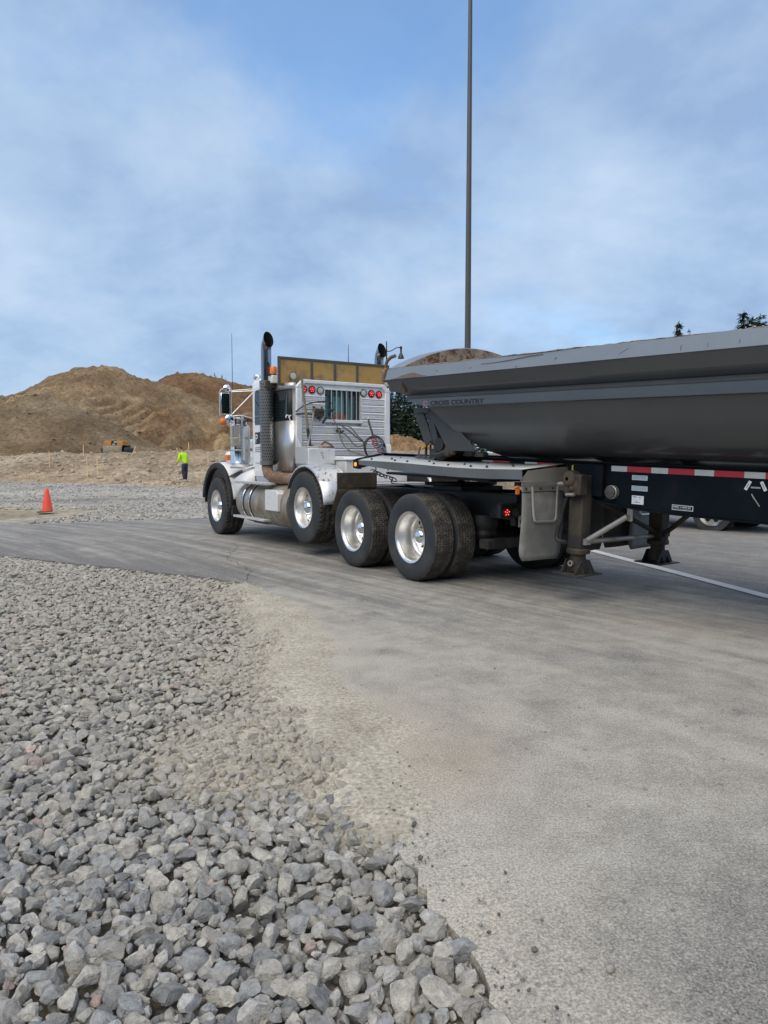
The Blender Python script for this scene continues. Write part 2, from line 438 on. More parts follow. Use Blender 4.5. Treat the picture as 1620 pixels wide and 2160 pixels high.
def mat_road():
    m = bpy.data.materials.new('dusty_asphalt'); m.use_nodes = True
    nt = m.node_tree; N, L = nt.nodes, nt.links; p = N['Principled BSDF']
    p.inputs['Roughness'].default_value = .85; p.inputs['Specular IOR Level'].default_value = .3
    tc = N.new('ShaderNodeTexCoord'); uv = N.new('ShaderNodeUVMap'); uv.uv_map = 'track'
    def at(n):
        a = N.new('ShaderNodeAttribute'); a.attribute_name = n; return a.outputs['Fac']
    def noi(vec, scale, det=6, rg=.6, dist=0.):
        n = N.new('ShaderNodeTexNoise'); n.inputs['Scale'].default_value = scale; n.inputs['Detail'].default_value = det
        n.inputs['Roughness'].default_value = rg; n.inputs['Distortion'].default_value = dist; L.new(vec, n.inputs['Vector']); return n.outputs[0]
    def m2(op, a, b=None, clamp=False):
        n = N.new('ShaderNodeMath'); n.operation = op; n.use_clamp = clamp
        for i, v in enumerate((a, b)):
            if v is None: continue
            if isinstance(v, (int, float)): n.inputs[i].default_value = v
            else: L.new(v, n.inputs[i])
        return n.outputs[0]
    def cm(f, a, b, bl='MIX'):
        n = N.new('ShaderNodeMix'); n.data_type = 'RGBA'; n.blend_type = bl
        for i, v in ((0, f), (6, a), (7, b)):
            if isinstance(v, (int, float)): n.inputs[i].default_value = v
            elif isinstance(v, tuple): n.inputs[i].default_value = (*v, 1)
            else: L.new(v, n.inputs[i])
        return n.outputs[2]
    def rg(v, a, b, c=0., d=1.):
        n = N.new('ShaderNodeMapRange'); n.interpolation_type = 'SMOOTHSTEP'
        for i, q in enumerate((a, b, c, d)): n.inputs[i + 1].default_value = q
        L.new(v, n.inputs[0]); return n.outputs[0]
    mp = N.new('ShaderNodeMapping'); mp.inputs['Scale'].default_value = (3.0, .16, 1); L.new(uv.outputs[0], mp.inputs[0])
    streak = noi(mp.outputs[0], 1.5, 8, .62, .3)
    mpb = N.new('ShaderNodeMapping'); mpb.inputs['Scale'].default_value = (14., .5, 1); L.new(uv.outputs[0], mpb.inputs[0])
    fines = noi(mpb.outputs[0], 1.3, 6, .6)
    big = noi(tc.outputs['Object'], .55, 7, .62, .4)
    mid = noi(tc.outputs['Object'], 3.6, 10, .72, .3)
    f = m2('ADD', at('dust'), m2('MULTIPLY', m2('SUBTRACT', big, .5), .7))
    f = m2('ADD', f, m2('MULTIPLY', m2('SUBTRACT', mid, .5), .75))
    f = m2('ADD', f, m2('MULTIPLY', m2('MULTIPLY', m2('SUBTRACT', streak, .5), 1.5), at('streak')))
    f = m2('ADD', f, m2('MULTIPLY', m2('MULTIPLY', m2('SUBTRACT', fines, .5), .35), at('streak')))
    grain = noi(tc.outputs['Object'], 110, 3, .7)
    grain2 = noi(tc.outputs['Object'], 38, 4, .7)
    f = m2('ADD', f, m2('MULTIPLY', m2('SUBTRACT', grain2, .5), .9))
    f = rg(f, .02, .98)
    v = N.new('ShaderNodeTexVoronoi'); v.inputs['Scale'].default_value = 170; L.new(tc.outputs['Object'], v.inputs['Vector'])
    agg = rg(v.outputs['Color'], .1, .9, .6, 1.6)
    asp = cm(1., (.165, .16, .152), agg, 'MULTIPLY')
    dust = cm(rg(mid, .35, .65), (.375, .353, .312), (.445, .424, .38))
    dust = cm(m2('MULTIPLY', at('soil'), rg(grain2, .36, .62, .15, 1.15)), dust, (.31, .235, .16))
    dust = cm(at('pale'), dust, (.49, .45, .375))
    col = cm(f, asp, dust)
    sp = rg(grain, .32, .70, .62, 1.30)
    cc = N.new('ShaderNodeCombineColor')
    for i in range(3): L.new(sp, cc.inputs[i])
    col = cm(1., col, cc.outputs[0], 'MULTIPLY')
    v3 = N.new('ShaderNodeTexVoronoi'); v3.inputs['Scale'].default_value = 62; L.new(tc.outputs['Object'], v3.inputs['Vector'])
    s3 = N.new('ShaderNodeSeparateColor'); L.new(v3.outputs['Color'], s3.inputs[0])
    chip = m2('MULTIPLY', m2('LESS_THAN', v3.outputs['Distance'], .34), m2('GREATER_THAN', s3.outputs[0], .72))
    col = cm(m2('MULTIPLY', chip, .45), col, cm(rg(s3.outputs[1], .3, .7), (.20, .19, .175), (.50, .48, .43)))
    # dark grit and small black specks pressed into the dust
    v2 = N.new('ShaderNodeTexVoronoi'); v2.inputs['Scale'].default_value = 14; L.new(tc.outputs['Object'], v2.inputs['Vector'])
    sx = N.new('ShaderNodeSeparateColor'); L.new(v2.outputs['Color'], sx.inputs[0])
    speck = m2('MULTIPLY', m2('LESS_THAN', v2.outputs['Distance'], .16), m2('GREATER_THAN', sx.outputs[0], .90))
    col = cm(m2('MULTIPLY', speck, .55), col, (.09, .08, .07))
    L.new(col, p.inputs['Base Color'])
    b = N.new('ShaderNodeBump'); b.inputs['Strength'].default_value = .4; b.inputs['Distance'].default_value = .008
    hh = m2('ADD', m2('MULTIPLY', grain, .6), m2('MULTIPLY', grain2, .8))
    L.new(hh, b.inputs['Height']); L.new(b.outputs[0], p.inputs['Normal'])
    return m

def build_road():
    xs = np.concatenate([np.arange(-16, -8, .5), np.arange(-8, 5, .085), np.arange(5, 15, .3), np.arange(15, 41, 2.)])
    ys = np.concatenate([np.arange(-6, .6, .5), np.arange(.6, 13, .085), np.arange(13, 24, .25), np.arange(24, 36, 1.)])
    X, Y = np.meshgrid(xs, ys, indexing='ij')
    nx, ny = X.shape
    # break up the straight grid
    ok = np.zeros_like(X, bool)
    cxm = (X[:-1, :-1] + X[1:, 1:]) / 2; cym = (Y[:-1, :-1] + Y[1:, 1:]) / 2
    keep = on_road(cxm, cym)
    idx = np.arange(nx * ny).reshape(nx, ny)
    F = np.stack([idx[:-1, :-1], idx[1:, :-1], idx[1:, 1:], idx[:-1, 1:]], -1)[keep]
    # irregular edge: shift vertices a little
    jx = .03 * fbm(X, Y, 9, 2, 1); jy = .03 * fbm(X, Y, 9, 2, 2)
    Xj, Yj = X + jx, Y + jy
    d = edgedist(Xj, Yj)
    Z = .003 * fbm(X, Y, .35, 3, 8) * smooth01(0, 2, d) - .012 * np.exp(-d / .12)
    Z += -.02 * smooth01(14, 30, Y) * 0
    V = np.stack([Xj, Yj, Z], -1).reshape(-1, 3)
    # side wall of the slab
    bset = {}
    for a, b in ((0, 1), (1, 2), (2, 3), (3, 0)):
        for e in map(tuple, np.sort(np.stack([F[:, a], F[:, b]], 1), 1)): bset[e] = bset.get(e, 0) + 1
    bv = np.unique([q for e, c in bset.items() if c == 1 for q in e])
    px_, py_ = V[bv, 0], V[bv, 1]; near_, q_ = edgedist(px_, py_, EDGE, True)
    sel = near_ < .2; jit = .035 * fbm(px_, py_, 7, 3, 1) + .030 * fbm(px_, py_, 17, 2, 2)
    V[bv[sel], 0] = q_[sel, 0] + jit[sel]; V[bv[sel], 1] = q_[sel, 1] + jit[sel]
    cnt = {}
    for a, b in ((0, 1), (1, 2), (2, 3), (3, 0)):
        for e in map(tuple, np.stack([F[:, a], F[:, b]], 1)):
            k = (min(e), max(e)); cnt.setdefault(k, []).append(e)
    border = [v[0] for v in cnt.values() if len(v) == 1]
    low = {}; extra = []; fw = []
    for a, b in border:
        for q in (a, b):
            if q not in low:
                low[q] = len(V) + len(extra); extra.append(V[q] - np.array((0, 0, .10)))
        fw.append((b, a, low[a], low[b]))
    VV = np.vstack([V, np.array(extra)]); FF = np.vstack([F, np.array(fw)])
    used = np.unique(FF); mp = -np.ones(len(VV), int); mp[used] = np.arange(len(used))
    VV = VV[used]; FF = mp[FF]
    me = npmesh('road', VV, FF, mat_road(), 60)
    x, y = VV[:, 0], VV[:, 1]
    d = edgedist(x, y)
    u, s = track(x, y)
    lx = 3.25 + (11.56 - y) * .18                        # the white line, blue-grey clean asphalt right of it
    right = smooth01(-.5, .4, x - lx)
    dust = .62 + .25 * np.exp(-d / .5) * (y < 8.2)
    near = smooth01(7.8, 5.5, y)
    dust += .10 * near
    dust -= .55 * smooth01(.4, 1.6, x) * smooth01(3.1, 1.7, y)      # coarse bare asphalt, lower right
    dust -= .25 * smooth01(.9, .2, np.abs(x - .75)) * smooth01(2.6, 1.9, y)
    strip = smooth01(-1.4, -2.0, x) * np.exp(-d / .55)
    dust -= .42 * strip
    dust -= .20 * smooth01(7.5, 9.5, y) * (1 - right)
    dust -= .38 * right
    # band where tyres have swept it clean
    dust -= .22 * np.exp(-((u + 2.4) / .5) ** 2) * (s < 6)
    dust -= .14 * np.exp(-((u - .9) / .35) ** 2)
    rr_ = np.random.default_rng(77)
    for uu in (-3.3, -2.9, -1.9, -1.55, -1.0, -.35, .15, .55, 1.35, 1.75, 2.6, 3.3):
        wv = uu + .12 * np.sin(s * .35 + uu * 3)
        dust += rr_.choice([-1, 1], p=[.6, .4]) * rr_.uniform(.10, .24) * np.exp(-((u - wv) / rr_.uniform(.06, .16)) ** 2) * (1 - .6 * right) * np.clip(.5 + fbm(u * .4, s * .12, 1., 3, uu), 0, 1)
    for q in range(26):
        ox, oy = rr_.uniform(-.3, 4.2), rr_.uniform(2.2, 9); dust -= rr_.uniform(.2, .5) * np.exp(-(np.hypot(x - ox, y - oy) / rr_.uniform(.04, .13)) ** 2)
    streak = smooth01(5.0, 8.0, y + .55 * x) * (1 - .75 * right) + .22
    soil = np.exp(-(((x + .05) / .55) ** 2 + ((y - 3.75) / .62) ** 2)) + .8 * np.exp(-(((x - .25) / .3) ** 2 + ((y - 3.4) / .3) ** 2))
    soil += .55 * np.exp(-(((x + 1.5) / 2.2) ** 2 + ((y - 10.3) / .5) ** 2)) + .35 * np.exp(-(((x - 3.) / 1.2) ** 2 + ((y - 6.4) / .5) ** 2))
    soil = np.clip(soil * (1 + .6 * fbm(x, y, 3, 3, 4)), 0, 1) * (d > .0)
    pale = np.exp(-(d / .55) ** 2) * smooth01(8.2, 7.0, y) * (.55 + .6 * fbm(x, y, 1.7, 3, 6))
    pale += .5 * np.exp(-(((x - .7) / 1.4) ** 2 + ((y - 4.6) / 1.3) ** 2)) * (.6 + fbm(x, y, 1.3, 3, 9))
    attr(me, 'dust', dust); attr(me, 'streak', streak); attr(me, 'soil', np.clip(soil, 0, .85)); attr(me, 'pale', np.clip(pale, 0, .8))
    uvl = me.uv_layers.new(name='track')
    li = np.empty(len(me.loops), np.int32); me.loops.foreach_get('vertex_index', li)
    uvl.data.foreach_set('uv', np.stack([u[li], s[li]], 1).astype(np.float32).ravel())
    return tag(link('road', me), kind='structure')
road = build_road()

def ribbon(name, pts, w, z, m, parent, jit=.0, kind=None):
    V = []; F = []; n = len(pts); P = np.array(pts, float)
    for i in range(n):
        d = P[min(i + 1, n - 1)] - P[max(i - 1, 0)]; d /= np.hypot(*d); nrm = np.array((-d[1], d[0]))
        ww = w[i] if hasattr(w, '__len__') else w
        o = rng.normal(0, jit, 2) if jit else (0, 0)
        for sgn in (-1, 1): V.append((*(P[i] + o + nrm * sgn * ww / 2), z))
    F = [(2 * i, 2 * i + 2, 2 * i + 3, 2 * i + 1) for i in range(n - 1)]
    o = link(name, npmesh(name, V, F, m), parent)
    if kind: o['kind'] = kind
    return o
# painted white line beyond the trailer
tl = np.linspace(0, 1, 60)
wl = [(3.02 + .98 * (t * 1.1), 11.75 - 4.95 * (t * 1.1)) for t in tl]
M['line'] = mat('worn_white_line', (.62, .61, .585), .8, var=.12, vscale=5, col2=(.33, .32, .30), c2scale=9, c2lo=.58, c2hi=.72)
wl2 = [(3.19 - (t) * 1.55 + 1.0, 11.36 + t * 8.0 - 5.2) for t in np.linspace(0, 1.2, 4)]
ribbon('painted_line', [(4.9 - .1814 * q, 3.0 + q) for q in np.linspace(0, 22, 60)], .165, .0085, M['line'], road)
# seam running from the corner of the gravel up to the truck
seam = []
for i, t in enumerate(np.linspace(0, 1, 40)):
    seam.append((-1.68 + t * -1.0 + .10 * math.sin(t * 9) + rng.normal(0, .03), 8.75 + t * 3.9))
M['crack'] = mat('dark_crack', (.12, .112, .10), .95, var=.3, vscale=30)
ribbon('crack', seam, np.abs(rng.normal(.006, .004, 40)) + .002, .0075, M['crack'], road)
M['dustpale'] = M['crack']

# --- wide ground sheet
def mat_dirt(name, c1, c2, c3, s1=.5, bump=.6, bs=18., stretch=(1, 1, 1)):
    m = bpy.data.materials.new(name); m.use_nodes = True
    nt = m.node_tree; N, L = nt.nodes, nt.links; p = N['Principled BSDF']
    p.inputs['Roughness'].default_value = .95; p.inputs['Specular IOR Level'].default_value = .15
    tc = N.new('ShaderNodeTexCoord')
    mp = N.new('ShaderNodeMapping'); mp.inputs['Scale'].default_value = stretch; L.new(tc.outputs['Object'], mp.inputs[0])
    def noi(scale, det=8, rg=.65, d=.4):
        n = N.new('ShaderNodeTexNoise'); n.inputs['Scale'].default_value = scale; n.inputs['Detail'].default_value = det
        n.inputs['Roughness'].default_value = rg; n.inputs['Distortion'].default_value = d; L.new(mp.outputs[0], n.inputs['Vector']); return n.outputs[0]
    r = N.new('ShaderNodeValToRGB'); e = r.color_ramp.elements
    e[0].position = .34; e[0].color = (*c1, 1); e[1].position = .68; e[1].color = (*c3, 1)
    q = r.color_ramp.elements.new(.5); q.color = (*c2, 1)
    L.new(noi(s1), r.inputs[0])
    f = N.new('ShaderNodeMapRange'); f.inputs[1].default_value = .3; f.inputs[2].default_value = .7; f.inputs[3].default_value = .56; f.inputs[4].default_value = 1.42
    L.new(noi(bs, 5), f.inputs[0])
    cc = N.new('ShaderNodeCombineColor')
    for i in range(3): L.new(f.outputs[0], cc.inputs[i])
    mx = N.new('ShaderNodeMix'); mx.data_type = 'RGBA'; mx.blend_type = 'MULTIPLY'; mx.inputs[0].default_value = 1
    L.new(r.outputs[0], mx.inputs[6]); L.new(cc.outputs[0], mx.inputs[7])
    a = N.new('ShaderNodeAttribute'); a.attribute_name = 'tint'
    mt = N.new('ShaderNodeMix'); mt.data_type = 'RGBA'; mt.blend_type = 'MULTIPLY'; mt.inputs[0].default_value = 1
    L.new(mx.outputs[2], mt.inputs[6]); L.new(a.outputs['Color'], mt.inputs[7])
    L.new(mt.outputs[2], p.inputs['Base Color'])
    b = N.new('ShaderNodeBump'); b.inputs['Strength'].default_value = bump; b.inputs['Distance'].default_value = .5 / bs
    L.new(noi(bs * 1.3, 6), b.inputs['Height']); L.new(b.outputs[0], p.inputs['Normal'])
    return m
def build_ground():
    xs = np.concatenate([np.linspace(-1500, -80, 14), np.arange(-70, 42, 1.5), np.linspace(60, 1500, 14)])
    ys = np.concatenate([np.linspace(-600, -10, 10), np.arange(-4, 60, 1.2), np.linspace(80, 2200, 18)])
    X, Y = np.meshgrid(xs, ys, indexing='ij'); nx, ny = X.shape
    Z = ground_z(X, Y) - .06
    idx = np.arange(nx * ny).reshape(nx, ny)
    F = np.stack([idx[:-1, :-1], idx[1:, :-1], idx[1:, 1:], idx[:-1, 1:]], -1).reshape(-1, 4)
    me = npmesh('ground', np.stack([X, Y, Z], -1).reshape(-1, 3), F, mat_dirt('bare_earth', (.20, .15, .095), (.26, .205, .14), (.33, .27, .2)), 180)
    attr(me, 'tint', np.ones((nx * ny, 4)), 'FLOAT_COLOR')
    return tag(link('ground', me), kind='structure')
build_ground()

# --- crushed rock road beyond the asphalt
def gravel_far():
    xs = np.arange(-48, 4.1, .4); ys = np.arange(12.5, 62, .4)
    X, Y = np.meshgrid(xs, ys, indexing='ij')
    toe = np.interp(X, [-48, -23.5, -8.5, 4], [60., 44.4, 34.4, 27.]) + 1.0 * fbm(X, Y, .25, 3, 2)
    cx_ = X[:-1, :-1]; cy_ = Y[:-1, :-1]
    far = np.interp(cx_, FAR[:, 0], FAR[:, 1])
    keep = (cy_ > far - .6) & (cy_ < toe[:-1, :-1])
    Z = ground_z(X, Y) + .01 + .05 * fbm(X, Y, .6, 3, 4)
    Z = np.where(Y < np.interp(X, FAR[:, 0], FAR[:, 1]) + .3, -.045, Z)
    idx = np.arange(X.size).reshape(X.shape)
    F = np.stack([idx[:-1, :-1], idx[1:, :-1], idx[1:, 1:], idx[:-1, 1:]], -1)[keep]
    me = npmesh('gravel_road', np.stack([X, Y, Z], -1).reshape(-1, 3), F,
                mat_dirt('crushed_rock', (.26, .245, .215), (.36, .34, .30), (.45, .425, .375), .35, .9, 6., (1, .6, 1)), 180)
    t = np.ones((X.size, 4)); d = np.exp(-((X + 11.) / 3.5) ** 2 - ((Y - 20.3) / 2.2) ** 2).ravel()
    soil = np.clip(d * 1.3 + .5 * smooth01(-9, -13, X).ravel() * smooth01(27, 22, Y).ravel(), 0, 1)
    for i, c in enumerate((1.05, .95, .78)): t[:, i] = 1 + (c - 1) * soil
    t[:, :3] *= (1 + .22 * fbm(X, Y, .5, 4, 7) * np.ones(1)).reshape(-1, 1)
    rut = np.exp(-((Y - 26.5 - .3 * (X + 10)) / .6) ** 2).ravel()
    t[:, :3] *= (1 - .28 * rut)[:, None]
    attr(me, 'tint', t, 'FLOAT_COLOR')
    return tag(link('gravel_road', me), kind='structure')
gravel_road = gravel_far()

# --- stones
def ico(sub):
    bm = bmesh.new(); bmesh.ops.create_icosphere(bm, subdivisions=sub, radius=1)
    V = np.array([v.co[:] for v in bm.verts]); F = np.array([[v.index for v in f.verts] for f in bm.faces]); bm.free(); return V, F
ICO = {s: ico(s) for s in (1, 2, 3)}
def stone_shape(r, sub=2, cuts=13):
    V, F = ICO[sub]; V = V.copy() * 1.25
    nrm = r.normal(size=(cuts, 3)); nrm /= np.linalg.norm(nrm, axis=1)[:, None]
    for q in nrm:
        h = r.uniform(.55, .95); d = V @ q - h; V -= np.where(d > 0, d, 0)[:, None] * q[None] * .97
    V += .03 * r.normal(size=V.shape)
    V *= np.array((1.0, r.uniform(.62, .95), r.uniform(.5, .82)))
    V /= np.abs(V[:, :2]).max()
    return V, F
def mat_stone():
    m = bpy.data.materials.new('crushed_stone'); m.use_nodes = True
    nt = m.node_tree; N, L = nt.nodes, nt.links; p = N['Principled BSDF']
    p.inputs['Roughness'].default_value = .82; p.inputs['Specular IOR Level'].default_value = .3
    a = N.new('ShaderNodeAttribute'); a.attribute_name = 'tone'
    tc = N.new('ShaderNodeTexCoord'); geo = N.new('ShaderNodeNewGeometry')
    def noi(scale, det=6, rg=.65):
        n = N.new('ShaderNodeTexNoise'); n.inputs['Scale'].default_value = scale; n.inputs['Detail'].default_value = det
        n.inputs['Roughness'].default_value = rg; L.new(geo.outputs['Position'], n.inputs['Vector']); return n.outputs[0]
    f = N.new('ShaderNodeMapRange'); f.inputs[1].default_value = .3; f.inputs[2].default_value = .7; f.inputs[3].default_value = .58; f.inputs[4].default_value = 1.36
    L.new(noi(42, 8, .7), f.inputs[0])
    cc = N.new('ShaderNodeCombineColor')
    for i in range(3): L.new(f.outputs[0], cc.inputs[i])
    mx = N.new('ShaderNodeMix'); mx.data_type = 'RGBA'; mx.blend_type = 'MULTIPLY'; mx.inputs[0].default_value = 1
    L.new(a.outputs['Color'], mx.inputs[6]); L.new(cc.outputs[0], mx.inputs[7])
    # film of pale road dust
    q = N.new('ShaderNodeMapRange'); q.interpolation_type = 'SMOOTHSTEP'; q.inputs[1].default_value = .45; q.inputs[2].default_value = .75; q.inputs[4].default_value = .6
    L.new(noi(9, 6, .7), q.inputs[0])
    d = N.new('ShaderNodeMix'); d.data_type = 'RGBA'; d.inputs[7].default_value = (.43, .405, .35, 1)
    L.new(q.outputs[0], d.inputs[0]); L.new(mx.outputs[2], d.inputs[6]); L.new(d.outputs[2], p.inputs['Base Color'])
    b = N.new('ShaderNodeBump'); b.inputs['Strength'].default_value = .9; b.inputs['Distance'].default_value = .008
    ad = N.new('ShaderNodeMath'); ad.operation = 'MULTIPLY_ADD'; ad.inputs[1].default_value = 2.2
    L.new(noi(34, 5), ad.inputs[0]); L.new(noi(140, 5), ad.inputs[2]); L.new(ad.outputs[0], b.inputs['Height']); L.new(b.outputs[0], p.inputs['Normal'])
    return m
M['stone'] = mat_stone()
def tone(r, n):
    t = np.empty((n, 3)); g = r.uniform(.27, .50, n)
    k = r.random(n)
    t[:] = g[:, None] * np.array((1.0, .985, .945))
    b = k < .34; t[b] = g[b, None] * .76 * np.array((.98, 1.0, 1.0))
    w = (k > .34) & (k < .62); t[w] = g[w, None] * 1.05 * np.array((1.05, 1.0, .90))
    rd = k > .975; t[rd] = g[rd, None] * np.array((1.22, .93, .85))
    lt = (k > .955) & (k < .965); t[lt] = .36
    return t
def eul(r, n, flat=.45):
    """random rotation matrices, mostly lying flat"""
    az = r.uniform(0, 2 * np.pi, n); a = r.normal(0, flat, n); b = r.normal(0, flat, n)
    ca, sa, cb, sb, cz, sz = np.cos(a), np.sin(a), np.cos(b), np.sin(b), np.cos(az), np.sin(az)
    Rx = np.zeros((n, 3, 3)); Rx[:, 0, 0] = 1; Rx[:, 1, 1] = ca; Rx[:, 1, 2] = -sa; Rx[:, 2, 1] = sa; Rx[:, 2, 2] = ca
    Ry = np.zeros((n, 3, 3)); Ry[:, 1, 1] = 1; Ry[:, 0, 0] = cb; Ry[:, 0, 2] = sb; Ry[:, 2, 0] = -sb; Ry[:, 2, 2] = cb
    Rz = np.zeros((n, 3, 3)); Rz[:, 2, 2] = 1; Rz[:, 0, 0] = cz; Rz[:, 0, 1] = -sz; Rz[:, 1, 0] = sz; Rz[:, 1, 1] = cz
    return Rz @ Ry @ Rx
def join_stones(name, shapes, pos, rad, rots, tones, mat_, parent, smooth=None):
    Vs = []; Fs = []; Ts = []; n0 = 0
    which = rng.integers(0, len(shapes), len(pos))
    for k, (V, F) in enumerate(shapes):
        ii = np.where(which == k)[0]
        if not len(ii): continue
        P = np.einsum('nij,vj->nvi', rots[ii], V) * rad[ii, None, None] + pos[ii, None, :]
        m_ = len(V)
        Vs.append(P.reshape(-1, 3)); Fs.append((F[None] + (np.arange(len(ii)) * m_)[:, None, None] + n0).reshape(-1, 3)); n0 += len(ii) * m_
        Ts.append(np.repeat(tones[ii], m_, axis=0))
    me = npmesh(name, np.vstack(Vs), np.vstack(Fs), mat_, smooth)
    T = np.vstack(Ts); attr(me, 'tone', np.hstack([T, np.ones((len(T), 1))]), 'FLOAT_COLOR')
    o = link(name, me, parent); o['kind'] = 'stuff'; return o

def bed_z(x, y):
    """surface of the silt the stones lie in: rises to the asphalt along the right-hand edge"""
    d = edgedist(x, y)
    rise = np.interp(y, [1.5, 2.5, 3.2, 8.2, 8.8, 9.5], [.30, .35, .75, .75, .25, .0])
    patch = np.clip(1.25 * np.exp(-((x + .72) / .42) ** 2 - ((y - 3.6) / .5) ** 2), 0, 1)
    patch = np.maximum(patch, .8 * np.exp(-((x + .95) / .35) ** 2 - ((y - 5.1) / .6) ** 2))
    w = np.clip(rise * np.exp(-(d / .38) ** 2) * (1 + .9 * fbm(x, y, 2.5, 3, 12)), 0, 1)
    w = np.maximum(w, patch * (1 + .35 * fbm(x, y, 4, 3, 13)))
    return -.095 + .105 * np.clip(w, 0, 1) + .012 * fbm(x, y, 6, 3, 14), w
def build_bed():
    xs = np.concatenate([np.arange(-16, -7, .5), np.arange(-7, 1.5, .06)]); ys = np.concatenate([np.arange(-6, 1, .5), np.arange(1, 12, .06), np.arange(12, 15.6, .4)])
    X, Y = np.meshgrid(xs, ys, indexing='ij')
    ins = inside(X, Y, BED); d = edgedist(X, Y)
    cin = ins | (d < .75)
    keep = cin[:-1, :-1] & cin[1:, 1:] & cin[1:, :-1] & cin[:-1, 1:]
    Z, w = bed_z(X, Y)
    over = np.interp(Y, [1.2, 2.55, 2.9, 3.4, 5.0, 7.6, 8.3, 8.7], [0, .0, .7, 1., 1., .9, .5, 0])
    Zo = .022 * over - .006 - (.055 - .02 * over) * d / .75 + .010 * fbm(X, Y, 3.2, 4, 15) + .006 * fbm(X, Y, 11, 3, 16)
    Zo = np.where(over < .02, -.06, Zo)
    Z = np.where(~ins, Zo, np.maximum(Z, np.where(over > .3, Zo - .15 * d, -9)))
    idx = np.arange(X.size).reshape(X.shape)
    F = np.stack([idx[:-1, :-1], idx[1:, :-1], idx[1:, 1:], idx[:-1, 1:]], -1)[keep]
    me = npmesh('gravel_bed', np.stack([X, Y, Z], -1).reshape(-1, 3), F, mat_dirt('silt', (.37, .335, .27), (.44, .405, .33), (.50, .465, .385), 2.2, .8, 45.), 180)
    w = np.where(ins, np.maximum(w, np.exp(-d / .25) * over), 1.)
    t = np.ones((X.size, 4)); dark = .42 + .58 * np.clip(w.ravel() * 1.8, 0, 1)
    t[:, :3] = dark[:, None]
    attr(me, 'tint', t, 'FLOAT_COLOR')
    return tag(link('gravel_bed', me), kind='structure')
bed = build_bed()

def scatter():
    """dart throwing, large stones first, inside the part of the bed the photograph sees"""
    out = []; cell = .075; gridd = {}
    def tryadd(x, y, r, k):
        gx, gy = int(math.floor(x / cell)), int(math.floor(y / cell))
        for i in range(gx - 1, gx + 2):
            for j in range(gy - 1, gy + 2):
                for (a, b, q) in gridd.get((i, j), ()):
                    if (a - x) ** 2 + (b - y) ** 2 < (k * (q + r)) ** 2: return False
        gridd.setdefault((gx, gy), []).append((x, y, r)); out.append((x, y, r)); return True
    n = 430000
    y = 1.2 + (11.3 - 1.2) * rng.random(n) ** .85
    x = rng.uniform(0, 1, n); x = (-.58 * y - 3.2) + x * (.58 * y + 3.2 + .7)
    ok = inside(x, y, BED); x, y = x[ok], y[ok]
    d = edgedist(x, y); ok = d > .004; x, y, d = x[ok], y[ok], d[ok]
    r = np.exp(rng.normal(math.log(.0215), .44, len(x)))
    r = np.clip(r, .009, .046)
    kp = rng.random(len(r)) < np.interp(r, [.018, .024, .032, .045], [1., .75, .42, .28]); x, y, r, d = x[kp], y[kp], r[kp], d[kp]
    big = smooth01(3.2, 1.9, y); r *= 1 + .12 * big
    order = np.argsort(-r)
    order = order[np.argsort(-np.round(r[order] / .006), kind='stable')]
    for i in order: tryadd(x[i], y[i], r[i], .58)
    return np.array(out)
SC = scatter()
